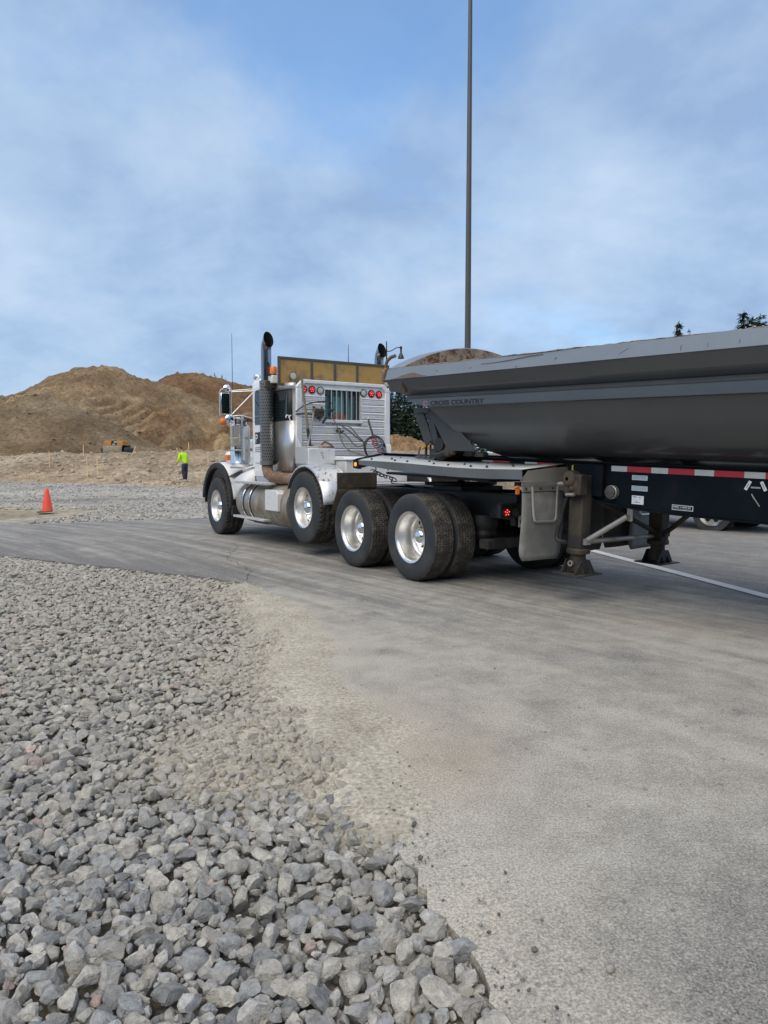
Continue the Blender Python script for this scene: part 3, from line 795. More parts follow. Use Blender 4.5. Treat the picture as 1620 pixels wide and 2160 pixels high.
def build_stones():
    x, y, r = SC.T; n = len(SC)
    bz, w = bed_z(x, y)
    # fewer, half-sunk stones where silt has covered the bed
    keep = rng.random(n) > np.clip(w - .55, 0, 1) * .9
    x, y, r, bz, w = x[keep], y[keep], r[keep], bz[keep], w[keep]; n = len(x)
    z = np.maximum(-.046 + rng.normal(0, .009, n) + .25 * (r - .02), bz + r * (.28 - .38 * w))
    # the bed dips a little below the slab by the near right-hand edge
    z += .012 * smooth01(.35, .0, edgedist(x, y)) * smooth01(3, 2, y)
    tn = tone(rng, n)
    dusty = np.clip(w * 1.1 + .55 * smooth01(2.2, 5.5, y), 0, .8)[:, None]
    tn = tn * (1 - dusty) + np.array((.45, .415, .345)) * dusty
    ro = eul(rng, n, .27)
    pos = np.stack([x, y, z], 1)
    apparent = r / np.hypot(y, .9)
    vis = (np.abs(x) < .526 * (y * .9976 + .1) + .0)   # in front of the lens, not cut by the frame
    vis &= (y > 1.62)
    score = np.where(vis, apparent, 0)
    big = np.argsort(-score)[:300]
    rest = np.setdiff1d(np.arange(n), big)
    r3 = np.random.default_rng(5)
    proto = []
    for k in range(30):
        V, F = stone_shape(r3, 3, 15)
        me = npmesh('stone', V, F, M['stone'], 28)
        t = tone(r3, 1)[0]
        attr(me, 'tone', np.tile(np.append(t, 1), (len(V), 1)), 'FLOAT_COLOR'); proto.append(me)
    for i in big:
        o = bpy.data.objects.new('stone', proto[rng.integers(0, 30)]); C.objects.link(o); o.parent = bed
        o.matrix_basis = Matrix.Translation(pos[i]) @ Matrix(ro[i].tolist()).to_4x4() @ Matrix.Scale(float(r[i]) * 1.04, 4)
    nr = (y[rest] < 3.7) & (x[rest] > -.56 * y[rest] - .8); near = rest[nr]; far = rest[~nr]
    s2 = [stone_shape(r3, 2, 14) for _ in range(24)]
    s1 = [stone_shape(r3, 2, 12) for _ in range(12)]
    join_stones('gravel', s2, pos[near], r[near] * 1.04, ro[near], tn[near], M['stone'], bed, 30)
    join_stones('gravel', s1, pos[far], r[far] * 1.04, ro[far], tn[far], M['stone'], bed, 30)
    # small chips filling the gaps below
    m_ = 20000
    yy = 1.3 + 9.9 * rng.random(m_) ** .8; xx = rng.uniform(0, 1, m_); xx = (-.58 * yy - 3.1) + xx * (.58 * yy + 3.8)
    ok = inside(xx, yy, BED) & (edgedist(xx, yy) > .01); xx, yy = xx[ok], yy[ok]; m_ = len(xx)
    b2, w2 = bed_z(xx, yy); rr = rng.uniform(.010, .026, m_)
    zz = np.maximum(-.078 + rng.uniform(0, .035, m_), b2 + rr * .2)
    t2 = tone(rng, m_) * .8; dd = np.clip(w2 * 1.3, 0, .85)[:, None]; t2 = t2 * (1 - dd) + np.array((.44, .405, .335)) * dd
    s0 = [stone_shape(r3, 1, 8) for _ in range(10)]
    join_stones('stone_chips', s0, np.stack([xx, yy, zz], 1), rr, eul(rng, m_, .6), t2, M['stone'], bed)
    # loose pebbles and clods on the asphalt
    k = 300
    yy = rng.uniform(1.6, 13, k); xx = rng.uniform(-.6, .6, k) * yy
    d = edgedist(xx, yy); ok = on_road(xx, yy) & (rng.random(k) < .10 + .35 * np.exp(-d / .3)); xx, yy = xx[ok], yy[ok]; k = len(xx)
    k2 = 380; t = rng.random(k2) * .8 + .16; seg = np.interp(t, np.linspace(0, 1, len(EDGE)), np.arange(len(EDGE)))
    i0 = np.floor(seg).astype(int).clip(0, len(EDGE) - 2); e = EDGE[i0] + (EDGE[i0 + 1] - EDGE[i0]) * (seg - i0)[:, None]
    e = e + np.stack([np.abs(rng.normal(0, .14, k2)), rng.normal(0, .1, k2)], 1)
    ok = on_road(e[:, 0], e[:, 1]) & (e[:, 1] < 8.6)
    xx = np.append(xx, e[ok, 0]); yy = np.append(yy, e[ok, 1]); k = len(xx)
    rr = rng.uniform(.003, .008, k) * np.where(rng.random(k) < .05, 2., 1.)
    t3 = tone(rng, k) * np.where(rng.random(k) < .35, .35, 1.1)[:, None]
    join_stones('loose_pebbles', s0, np.stack([xx, yy, rr * .35 + .004], 1), rr, eul(rng, k, .5), t3, M['stone'], road)
    # crumbled asphalt and grit along the broken near edge
    k = 1700; t = rng.uniform(1.35, 2.95, k); ex = np.interp(t, EDGE[::-1, 1], EDGE[::-1, 0]) + rng.normal(.0, .045, k); ok = ~on_road(ex, t) | (rng.random(k) < .07)
    ex, t = ex[ok], t[ok]; k = len(ex); rr = np.exp(rng.normal(math.log(.0038), .5, k)).clip(.0015, .010); onr = on_road(ex, t)
    zz = np.where(onr, rr * .3 - .004, -.035 + rng.uniform(-.02, .02, k))
    tc_ = np.array((.15, .145, .135)) * rng.uniform(.5, 2.2, (k, 1))
    join_stones('asphalt_crumbs', s0, np.stack([ex, t, zz], 1), rr, eul(rng, k, .6), tc_, M['stone'], road)
    # crushed rock showing on the far road
    k = 8000
    yy = rng.uniform(17, 44, k); xx = -.54 * yy + rng.random(k) ** 1.2 * (.42 * yy)
    far_ = np.interp(xx, FAR[:, 0], FAR[:, 1]); toe = np.interp(xx, [-48, -23.5, -8.5, 4], [60., 44.4, 34.4, 27.])
    den = .25 + .75 * np.exp(-((yy - far_ - 4.5) / 2.6) ** 2)
    ok = (yy > far_ + .5) & (yy < toe) & (rng.random(k) < den) & ~((xx < -8.4) & (yy < 22.)); xx, yy = xx[ok], yy[ok]; k = len(xx)
    rr = rng.uniform(.025, .06, k)
    join_stones('crushed_rock', s0, np.stack([xx, yy, ground_z(xx, yy) + .03], 1), rr, eul(rng, k, .4), tone(rng, k) * 1.1, M['stone'], gravel_road)
build_stones()

# ---------------------------------------------------------------- earth mounds
PX = lambda px, Y: (px - 810) / 1539.17 * Y          # bearing measured on the photograph -> metres at distance Y
PZ = lambda py, Y: 1.433 + (972.9 - py) / 1539.17 * Y
ridgeA = [(-400, 880), (-250, 850), (-120, 845), (0, 838), (55, 828), (85, 812), (110, 798), (140, 787), (170, 777), (200, 776), (235, 774), (262, 782), (285, 790), (310, 801), (345, 808), (385, 822), (430, 840), (490, 868), (560, 905), (620, 940), (700, 960)]
ridgeD = [(250, 900), (310, 840), (345, 810), (356, 795), (370, 788), (395, 786), (440, 791), (480, 800), (530, 814), (590, 838), (650, 868), (700, 890), (760, 905), (815, 913), (845, 916), (870, 921), (895, 931), (940, 948), (1000, 960)]
YA, YD = 94., 106.
A_x = np.array([PX(p, YA) for p, _ in ridgeA]); A_z = np.array([PZ(q, YA) for _, q in ridgeA])
D_x = np.array([PX(p, YD) for p, _ in ridgeD]); D_z = np.array([PZ(q, YD) for _, q in ridgeD])
def berm(x, y):
    toe = np.interp(x, [-60, -23.5, -8.5, 4, 12], [68., 44.4, 34.4, 28.5, 28.]) + 1.2 * fbm(x, y * 0, .18, 3, 2)
    t = y - toe
    h = 1.78 * smooth01(0, 13, t) - .75 * smooth01(13.5, 18, t)
    h += .35 * smooth01(.2, 1.2, t) * (1 - smooth01(2.2, 4.5, t)) * (.6 + fbm(x, y, .35, 3, 21))
    h += .6 * fbm(x, y, .22, 3, 31) * smooth01(2, 6, t) * (1 - .6 * smooth01(14, 18, t)) + .30 * fbm(x, y, .9, 4, 32) * smooth01(.3, 3, t)
    h += .55 * np.exp(-(((x - PX(182, 52)) / 1.6) ** 2 + ((y - 52) / 2.0) ** 2))
    h -= .1 * smooth01(12, 20, x)
    return np.where(t > -.5, h, -.4) + .2 * smooth01(20, 38, y) * 1.0
def hills(x, y):
    n1 = fbm(x, y, .12, 4, 41); n2 = .6 * fbm(x, y, .42, 5, 42) + .9 * (.35 - np.abs(fbm(x + .35 * y, y * .45, .42, 4, 44))); n3 = fbm(x, y, 1.6, 3, 43)
    ra = np.interp(x, A_x, A_z) ; fa = YA - y
    # bulldozed front: upper slope, a bench, then a steeper cut face with dozer tracks
    sl = np.where(fa > 0, .42 * fa + .26 * np.maximum(fa - 9, 0) - .35 * smooth01(7, 10, fa), -.5 * fa)
    a = ra - sl + (.9 * n1 + .75 * n2) * smooth01(0, 5, np.abs(fa)) + .40 * n3
    # diagonal dozer tracks on the cut face
    xc = PX(272, 82)
    w = np.exp(-(((x - xc) / 4.6) ** 2) ** 2) * smooth01(8, 10, fa) * (1 - smooth01(15, 18, fa))
    a += w * .75 * np.abs(np.sin((x + .75 * (fa - 8)) * 1.9)) - w * .5
    w2 = np.exp(-(((x - PX(400, 82)) / 4.5) ** 2) ** 2) * smooth01(7, 10, fa) * (1 - smooth01(16, 20, fa))
    a += w2 * (.7 * np.sin((x + .4 * fa) * 1.7 + 1.5 * n1) + .6 * n2)
    dz = np.interp(x, D_x, D_z); fd = YD - y
    d_ = dz - np.where(fd > 0, .40 * fd, -.5 * fd) + (.7 * n1 + .8 * n2) * smooth01(0, 5, np.abs(fd)) + .40 * n3
    b = 7.95 - .60 * np.sqrt(((x - PX(92, 72)) / 1.12) ** 2 + ((y - 72) / 1.0) ** 2 + 1.6) + .35 * n1 + .30 * n2 + .2 * n3 + .75
    b2 = 6.2 - .55 * np.sqrt((x - PX(-90, 76)) ** 2 + (y - 76) ** 2 + 2.) + .3 * n1 + .16 * n2
    k = .22
    st = np.stack([a, d_, b, b2, berm(x, y)])
    mx = st.max(0)
    return mx + k * np.log(np.exp((st - mx) / k).sum(0)) * .6 - .05, st.argmax(0)
def build_hills():
    xs = np.concatenate([np.arange(-80, -52, .6), np.arange(-52, 16, .27), np.arange(16, 40, 1.)]); ys = np.concatenate([np.arange(26, 60, .24), np.arange(60, 100, .3), np.arange(100, 128, .8)])
    X, Y = np.meshgrid(xs, ys, indexing='ij')
    Z, w = hills(X, Y)
    Zg = ground_z(X, Y) - .03
    low = Z < Zg - .1
    Z = np.maximum(Z, Zg - .15)
    keep = ~(low[:-1, :-1] & low[1:, 1:])
    idx = np.arange(X.size).reshape(X.shape)
    F = np.stack([idx[:-1, :-1], idx[1:, :-1], idx[1:, 1:], idx[:-1, 1:]], -1)[keep]
    me = npmesh('hills', np.stack([X, Y, Z], -1).reshape(-1, 3), F, mat_dirt('spoil_heap_earth', (.140, .098, .060), (.190, .138, .085), (.245, .190, .122), .16, 1.0, 3.2), 180)
    t = np.ones((X.size, 3)); wv = w.ravel(); x = X.ravel(); y = Y.ravel()
    t[wv == 1] = (.82, .68, .60)
    t[wv == 2] = (.96, .92, .86); t[wv == 0] = (1.08, 1.05, 1.0)
    bm_ = wv == 4; t[bm_] = (1.68, 1.84, 2.1)
    # soil of the main heap: paler streak on the bench, redder lower right, darker by the cut
    A = wv == 0
    fa = YA - y
    trk = np.exp(-(((x - PX(272, 82)) / 4.6) ** 2) ** 2) * smooth01(8, 10, fa) * (1 - smooth01(15, 18, fa)) * (np.abs(np.sin((x + .75 * (fa - 8)) * 1.9)) > .8)
    t[A] *= (1 + .4 * trk[A])[:, None]
    pale = np.exp(-((fa - 8.3) / 1.4) ** 2) * np.exp(-((x - PX(190, 86)) / 8.) ** 2) * (.6 + .7 * fbm(x, y, .5, 3, 50))
    t[A] *= (1 + .75 * np.clip(pale[A], 0, 1))[:, None]
    red = np.exp(-((x - PX(350, 84)) / 2.2) ** 2) * smooth01(6, 9, fa) * np.clip(.6 + fbm(x, y, .6, 3, 51), 0, 1)
    t[A] *= (1 + red[A, None] * np.array((.10, -.10, -.20)))
    sand = smooth01(PX(385, 82), PX(430, 82), x) * smooth01(3, 10, fa)
    t[A] *= (1 + sand[A, None] * np.array((.38, .32, .22)))
    dry = (wv == 1) & (x > PX(780, YD)); g = np.clip(.5 + fbm(x, y, .7, 3, 52), 0, 1)
    t[dry] *= (1 + g[dry, None] * np.array((.9, 1.05, 1.0)))
    t *= (1 + .22 * fbm(x, y, .08, 4, 53) + .20 * fbm(x, y, .45, 4, 54) + .26 * fbm(x, y, 1.7, 3, 55))[:, None]
    t *= 1 + .18 * fbm(x, y, .03, 2, 57)[:, None] * np.array((.5, 0, -.5))
    attr(me, 'tint', np.hstack([np.clip(t, .3, 3), np.ones((len(t), 1))]), 'FLOAT_COLOR')
    h = tag(link('hills', me), kind='structure')
    # clods and broken rock lying on the berm and the heaps
    r3 = np.random.default_rng(11); s0 = [stone_shape(r3, 1, 8) for _ in range(10)]
    k = 5000
    yy = np.concatenate([rng.uniform(34, 56, k // 2), rng.uniform(56, 93, k // 2)]); xx = -.56 * yy + rng.random(k) * (.40 * yy)
    zz, ww = hills(xx, yy)
    cl = fbm(xx, yy, .35, 3, 60); ok = (zz > ground_z(xx, yy)) & (cl + rng.normal(0, .35, k) > .12); xx, yy, zz, ww = xx[ok], yy[ok], zz[ok], ww[ok]; k = len(xx)
    rr = np.exp(rng.normal(math.log(.075), .5, k)).clip(.03, .32)
    base = np.where((ww == 4)[:, None], (.40, .335, .255), (.20, .15, .10)) * rng.uniform(.75, 1.3, (k, 1))
    m_ = mat_stone(); m_.name = 'clod_earth'
    for n_ in m_.node_tree.nodes:
        if n_.type == 'MIX' and n_.blend_type == 'MIX' and n_.data_type == 'RGBA': n_.inputs[7].default_value = (.26, .21, .15, 1)
    join_stones('clods', s0, np.stack([xx, yy, zz + rr * .2], 1), rr, eul(rng, k, .5), base, m_, h)
    return h
hill = build_hills()
def hz(x, y): return float(hills(np.array([x]), np.array([y]))[0][0])
# ---------------------------------------------------------------- the tractor (x forward, y to its left, z up; origin on the ground under the rear drive axle)
truck = empty('semi_tractor', (1.3583, 9.3541, 0), (0, 0, R(90 + 32.58)))
tag(truck, 'white day cab semi tractor with headache rack and twin exhaust stacks', 'semi truck')

def arc(cx, cz, r, a0, a1, n=16, rz=None):
    return [(cx + r * math.cos(a), cz + (rz or r) * math.sin(a)) for a in np.linspace(R(a0), R(a1), n)]

# --- wheels
def tyre_mesh(name, r, w, kind, n=288):
    """outer sidewall at y=0, tyre runs to y=-w"""
    ri = .292
    side = [(ri, -.035), (ri + .015, -.012), (ri + .05, .0), (ri + .12, .006), (r - .07, .004), (r - .045, .0), (r - .022, -.012)]
    m = 26
    tread_y = np.linspace(-.026, -w + .026, m)
    V = []; ang = np.arange(n) * 2 * np.pi / n
    rows = []
    for rr, yy in side: rows.append(np.stack([np.cos(ang) * rr, np.full(n, yy), np.sin(ang) * rr], 1))
    for q, yy in enumerate(tread_y):
        t = yy / w
        crown = r - .010 * (2 * (t + .5)) ** 2
        if kind == 'zigzag':
            period = 2 * np.pi / 48
            tri = np.abs(((ang / period) % 1) - .5) * 2 - .5
            g = np.zeros(n)
            for c in (-.26, -.5, -.74):
                g = np.maximum(g, (np.abs(t - c + tri * .11) < .040))
            edge = (t > -.16) | (t < -.84)
            g = np.maximum(g, edge * ((((ang / period) + (.0 if t > -.5 else .5)) % 1) < .30))
            rr = crown - .016 * g
        else:
            period = 2 * np.pi / 60
            row = int((-t) * 7); off = .5 * (row % 2)
            ph = (ang / period + off) % 1
            fr = ((-t) * 7) % 1
            scal = np.abs(fr - .5) * 2 > (.72 + .25 * np.cos(ph * 2 * np.pi))
            g = np.maximum(scal * 1., (ph < .14) * 1.)
            rr = crown - .009 * g
        rows.append(np.stack([np.cos(ang) * rr, np.full(n, yy), np.sin(ang) * rr], 1))
    for rr, yy in reversed(side): rows.append(np.stack([np.cos(ang) * rr, np.full(n, -w - yy), np.sin(ang) * rr], 1))
    A = np.array(rows); k = len(rows)
    idx = np.arange(k * n).reshape(k, n); nx = np.roll(idx, -1, 1)
    F = np.stack([idx[:-1], nx[:-1], nx[1:], idx[1:]], -1).reshape(-1, 4)
    me = npmesh(name, A.reshape(-1, 3), F, M['rubber'], 30)
    me.materials.append(M['tyretread'])
    mi = np.zeros((k - 1, n), np.int32); mi[len(side) - 1:k - len(side)] = 1
    me.polygons.foreach_set('material_index', mi.ravel()); fixnormals(me)
    return me
TY_WIDE = tyre_mesh('tyre', .56, .40, 'zigzag')
TY_DRIVE = tyre_mesh('tyre', .525, .285, 'scale')

def lug_mesh():
    b = B(); b.cyl((0, 0, 0), (0, .030, 0), .017, .016, 6); b.cyl((0, .03, 0), (0, .048, 0), .013, .007, 8); return b.mesh('lug_nut', M['chrome'])
LUG = lug_mesh()
def rim_front():
    b = B()
    b.lathe([(.262, -.30), (.270, -.06), (.288, -.03), (.309, -.012), (.311, .0), (.300, -.002), (.287, -.012), (.276, -.04), (.268, -.11), (.258, -.145),
             (.240, -.155), (.205, -.142), (.150, -.134), (.106, -.132)], n=56)
    return b.mesh('wheel', M['polish'], 40)
def cap_front():
    b = B(); b.lathe([(.108, -.135), (.106, -.10), (.098, -.07), (.080, -.048), (.052, -.033), (.02, -.026), (.0005, -.025)], n=32); return b.mesh('hub_cap', M['chrome'], 60)
def rim_dual():
    b = B()
    b.lathe([(.262, -.28), (.27, -.06), (.288, -.03), (.309, -.012), (.311, .0), (.299, -.002), (.284, -.014), (.274, -.045), (.266, -.19), (.255, -.222),
             (.238, -.236), (.215, -.240), (.165, -.232), (.118, -.230)], n=56)
    return b.mesh('wheel', M['polish'], 40)
def cap_dual():
    b = B(); b.lathe([(.118, -.232), (.116, -.185)], n=32)
    return b.mesh('hub', M['black'], 40)
def cap_dome():
    b = B(); b.lathe([(.108, -.187), (.108, -.165), (.100, -.137), (.076, -.112), (.042, -.098), (.0005, -.093)], n=32); return b.mesh('hub_cap', M['chrome'], 60)
def handhole():
    b = B(); b.lathe([(.031, .004), (.030, .0), (.024, -.002), (.0005, -.004)], n=14); return b.mesh('hand_hole', M['hole'], 60)
RIMF, CAPF, RIMD, HUBD, DOME, HOLE = rim_front(), cap_front(), rim_dual(), cap_dual(), cap_dome(), handhole()
def make_wheel(kind, parent=truck):
    w = link('wheel', RIMF if kind == 'wide' else RIMD, parent)
    link('tyre', TY_WIDE if kind == 'wide' else TY_DRIVE, w)
    if kind == 'inner': w['label'] = 'inner wheel of a dual pair'; return w
    if kind == 'wide':
        link('hub_cap', CAPF, w)
        for k in range(10):
            o = link('lug_nut', LUG, w); a = 2 * math.pi * (k + .3) / 10
            o.location = (.1675 * math.cos(a), -.138, .1675 * math.sin(a))
        for k in range(10):
            o = link('hand_hole', HOLE, w); a = 2 * math.pi * (k + .8) / 10
            o.location = (.225 * math.cos(a), -.148, .225 * math.sin(a)); o.scale = (.7, 1, .7)
    else:
        link('hub', HUBD, w); link('hub_cap', DOME, w)
        for k in range(5):
            o = link('hand_hole', HOLE, w); a = 2 * math.pi * (k + .35) / 5
            o.location = (.190 * math.cos(a), -.232, .190 * math.sin(a))
        for k in range(10):
            o = link('lug_nut', LUG, w); a = 2 * math.pi * (k + .1) / 10
            o.location = (.1435 * math.cos(a), -.236, .1435 * math.sin(a))
    return w
def place_wheel(kind, x, z, y, turn=0.):
    for sgn in (1, -1):
        w = make_wheel(kind); w.location = (x, y * sgn, z)
        w.rotation_euler = (0, R(rng.uniform(0, 60)), 0) if sgn > 0 else (0, R(rng.uniform(0, 60)), R(180))
        w.rotation_mode = 'YXZ' if sgn > 0 else 'XYZ'
place_wheel('wide', 6.69, .56, 1.25)
place_wheel('wide', 2.86, .725, 1.25)
for ax in (0., 1.37):
    place_wheel('dual', ax, .525, 1.25)
    for sgn in (1, -1):
        w = make_wheel('inner'); w.location = (ax, .925 * sgn, .525)
        if sgn < 0: w.rotation_euler = (0, 0, R(180))

# --- chassis
b = B()
for s in (1, -1):
    b.box(-1.0, 7.3, s * .43 - .035, s * .43 + .035, .76, 1.05)
    b.box(-1.0, 7.3, s * .40 - .06, s * .40 + .06, 1.035, 1.06)
for x in (-.4, .68, 2.1, 3.9, 5.2): b.box(x - .06, x + .06, -.40, .40, .80, 1.0)
for x, z in ((0, .525), (1.37, .525)):
    b.cyl((x, -.75, z), (x, .75, z), .10, n=14); b.lathe([(.02, -.22), (.2, -.12), (.24, 0), (.2, .12), (.02, .22)], (x, 0, z), 'y', 18)
    for s in (1, -1): b.bar((x + .55, s * .43, .52), (x - .62, s * .40, .46), .10, .09)
for x, z in ((2.86, .725), (6.69, .56)): b.cyl((x, -1.0, z), (x, 1.0, z), .075, n=12)
b.cyl((5.8, 0, .78), (1.4, 0, .66), .06, n=12)
b.obj('chassis', M['black'], truck, bevel=.008)
for x in (-.42, .92):
    for s in (1, -1):
        b = B(); b.lathe([(.06, .0), (.13, .02), (.15, .07), (.135, .12), (.16, .17), (.165, .24), (.14, .30), (.10, .31)], (x, s * .44, .49), 'z', 18)
        b.obj('air_spring', M['blackrub'], truck)
b = B(); b.box(-.72, -.56, -.62, .64, .41, .52); b.box(-.725, -.715, .36, .56, .43, .50)
b.obj('sway_bar', M['dirtysteel'], truck, bevel=.01)
b = B(); b.box(-1.06, -1.0, -.76, .76, .80, .965); b.box(-1.03, -.95, -.52, .52, .70, .80)
b.obj('rear_crossmember', M['black'], truck, bevel=.008)
def round_lamp(loc, r, lens, parent, nrm='x', rim=M['blackrub'], leds=False, name='tail_lamp'):
    """lamp facing backwards (-x)"""
    bb = B(); bb.lathe([(r * 1.16, .0), (r * 1.16, -.016), (r * 1.0, -.020), (r * .98, -.01)], axis='x', n=24)
    o = bb.obj(name, rim, parent); o.location = loc
    l = B(); l.lathe([(r, -.010), (r * .9, -.016), (r * .5, -.020), (.0005, -.021)], axis='x', n=24); l.obj('lens', lens, o, 60)
    if leds:
        q = B()
        for k in range(6):
            a = 2 * math.pi * k / 6 + .5
            rr = r * .56 if k < 5 else 0
            a = 2 * math.pi * k / 5 + .3
            q.lathe([(r * .13, -.021), (r * .10, -.027), (.0005, -.028)], (0, rr * math.cos(a), rr * math.sin(a)), 'x', 8)
        q.obj('led', M['redled'], o)
    return o
round_lamp((-1.062, .68, .865), .052, M['redlens'], truck, leds=True)
round_lamp((-1.062, -.68, .865), .052, M['redlens'], truck, leds=True)
round_lamp((-1.062, .545, .865), .055, M['flapdark'], truck)
round_lamp((-1.062, -.545, .865), .055, M['flapdark'], truck)
b = B(); b.box(-1.062, -1.056, .19, .49, .69, .82); pl = b.obj('licence_plate', M['whitetape'], truck, bevel=.002)
def text(name, s, size, m, parent, loc, rot, ext=.002, shear=0., sx=1.0, bold=0.):
    cu = bpy.data.curves.new(name, 'FONT'); cu.body = s; cu.size = size; cu.extrude = ext; cu.shear = shear; cu.offset = bold
    cu.resolution_u = 3
    o = bpy.data.objects.new(name, cu); dg = bpy.context.evaluated_depsgraph_get(); C.objects.link(o); dg.update()
    me = bpy.data.meshes.new_from_object(o.evaluated_get(dg)); C.objects.unlink(o); bpy.data.objects.remove(o)
    me.name = name; me.materials.clear(); me.materials.append(m)
    t = link(name, me, parent); t.location = loc; t.rotation_euler = rot; t.scale = (sx, 1, 1); return t
REAR = (R(90), 0, R(-90))      # lettering read from behind
LEFT = (R(90), 0, R(180))      # lettering read from the vehicle's left side
text('lettering', 'C', .10, M['ink'], pl, (-1.064, .475, .715), REAR)
b = B(); b.lathe([(.30, 0), (.48, .02), (.49, .05), (.10, .06)], (.6, 0, 1.10), 'z', 32); b.box(.15, .75, -.35, .35, 1.05, 1.11)
b.obj('fifth_wheel', M['black'], truck)

# --- drop box, fuel tanks, steps
for s in (1, -1):
    b = B(); b.lathe([(.02, 5.78), (.20, 5.775), (.335, 5.745), (.380, 5.70), (.385, 5.66), (.385, 3.60), (.37, 3.55), (.02, 3.53)], (0, s * .84, .69), 'x', 40)
    t = b.obj('fuel_tank', M['tank'], truck, 40)
    for x in (5.37, 5.06):
        q = B(); q.lathe([(.386, -.028), (.400, -.026), (.400, -.010), (.394, -.006), (.394, .006), (.400, .010), (.400, .026), (.386, .028)], (x, s * .84, .69), 'x', 40); q.obj('strap', M['chrome'], t); q = B(); q.lathe([(.387, -.055), (.394, -.053), (.394, -.030), (.388, -.028)], (x, s * .84, .69), 'x', 40); q.lathe([(.387, .028), (.394, .030), (.394, .053), (.388, .055)], (x, s * .84, .69), 'x', 40); q.obj('strap_rubber', M['ink'], t)
    q = B(); q.box(4.24, 5.66, s * 1.07, s * 1.27, 1.075 - .04, 1.075); q.obj('step', M['tread'], truck, bevel=.006)
    q = B(); q.box(4.36, 5.76, s * 1.06, s * 1.26, .405, .445)
    for x in (4.6, 5.5): q.bar((x, s * 1.06, .42), (x, s * .9, .55), .04)
    q.obj('step', M['tread'], truck, bevel=.006)
    q = B(); q.prism([(3.76, .615), (4.27, .615), (4.27, .955), (3.84, .955), (3.76, .90)], s * .98, s * 1.262)
    q.obj('battery_box', M['aluwhite'], truck, bevel=.006)
# rusty elbow feeding the stack, seen under the guard
for s in (1, -1):
    b = B(); b.tube([(4.46, s * 1.13, 1.42), (4.46, s * 1.13, 1.30), (4.42, s * 1.12, 1.21), (4.33, s * 1.10, 1.165), (4.1, s * 1.04, 1.15), (3.7, s * .95, 1.145), (3.3, s * .7, 1.10)], .095, 16)
    b.obj('exhaust_elbow', M['rust'], truck, 60)

# --- cab
def rbox(x0, x1, hw, z0, z1, r=.10, top=.14):
    """rounded cab shell section, lofted along x"""
    rows = []
    for x, dw, dz in ((x0, 0, 0), (x1, 0, 0)):
        pts = []
        for (cy, cz, a0) in ((hw - top, z1 - top, 0), (-(hw - top), z1 - top, 90)):
            for a in np.linspace(R(a0), R(a0 + 90), 7): pts.append((x, cy + top * math.cos(a), cz + top * math.sin(a)))
        pts += [(x, -hw, z0), (x, hw, z0)]
        rows.append(pts)
    b = B(); b.rows(rows, closed=True); n = len(rows[0])
    b.f.append(tuple(range(n - 1, -1, -1))); b.f.append(tuple(n + i for i in range(n)))
    return b
CABT = 2.93
cab = rbox(4.22, 5.42, .99, 1.22, CABT).obj('cab', M['cabwhite'], truck, 40, bevel=.01)
# rear skin built round the window opening
b = B(); hw = .985
def skin(y0, y1, z0, z1): b.box(3.86, 4.22, y0, y1, z0, z1)
skin(-.955, -.42, 1.26, 2.68); skin(.47, .955, 1.26, 2.68); skin(-.42, .47, 1.26, 2.03); skin(-.42, .47, 2.66, 2.68)
b.obj('rear_shell', M['cabwhite'], truck, bevel=.012)
# quarter: brushed lower panel, window, roof strip on both sides
for s in (1, -1):
    b = B()
    prof = [(4.60, 1.0), (4.2, 1.012), (4.0, 1.008), (3.90, .995), (3.83, .955), (3.80, .90)]
    b.rows([[(x, s * y, z) for x, y in prof] for z in (1.27, 2.10)])
    b.obj('quarter_panel', M['brushed'], truck, 60, solid=.012)
    b = B(); b.rows([[(x, s * y, z) for x, y in prof] for z in (2.62, 2.72)]); b.obj('drip_rail', M['alu'], truck, 60, solid=.02)
    b = B(); b.rows([[(x, s * (y - .004), z) for x, y in prof[:-1]] for z in (2.10, 2.62)]); b.obj('window_surround', M['blackrub'], truck, 60, solid=.01)
    g = B(); pts = [(4.53, 2.15), (3.99, 2.15), (3.92, 2.19), (3.90, 2.50), (3.96, 2.57), (4.53, 2.58)]
    g.add([(x, s * (1.016 if x > 3.97 else 1.006), z) for x, z in pts], [tuple(range(6))]); g.obj('quarter_window', M['glass'], truck, 0)
    # door
    d = B(); d.prism([(4.62, 1.44), (4.66, 1.40), (5.30, 1.40), (5.36, 1.46), (5.375, 2.05), (5.36, 2.70), (5.30, 2.76), (4.66, 2.76), (4.62, 2.72)], s * .985, s * 1.012)
    door = d.obj('door', M['white'], truck, bevel=.012)
    g = B(); pts = [(4.68, 2.08), (5.25, 2.08), (5.27, 2.14), (5.25, 2.66), (5.20, 2.70), (4.68, 2.70)]
    g.prism(pts, s * 1.010, s * 1.017); g.obj('window', M['glass'], door, bevel=.004)
    h = B(); h.box(4.70, 4.84, s * 1.012, s * 1.04, 1.86, 1.90); h.obj('handle', M['chrome'], door, bevel=.006)
    b = B(); b.box(4.35, 5.44, s * .90, s * .995, 1.16, 1.27); b.obj('cab_sill', M['aluwhite'], truck, bevel=.01)
    # rivet-plate below the sill
    b = B(); b.prism([(4.62, 1.19), (5.35, 1.19), (5.27, 1.06), (4.66, 1.06)], s * .955, s * .985); b.obj('sill_plate', M['alu'], truck, bevel=.006)
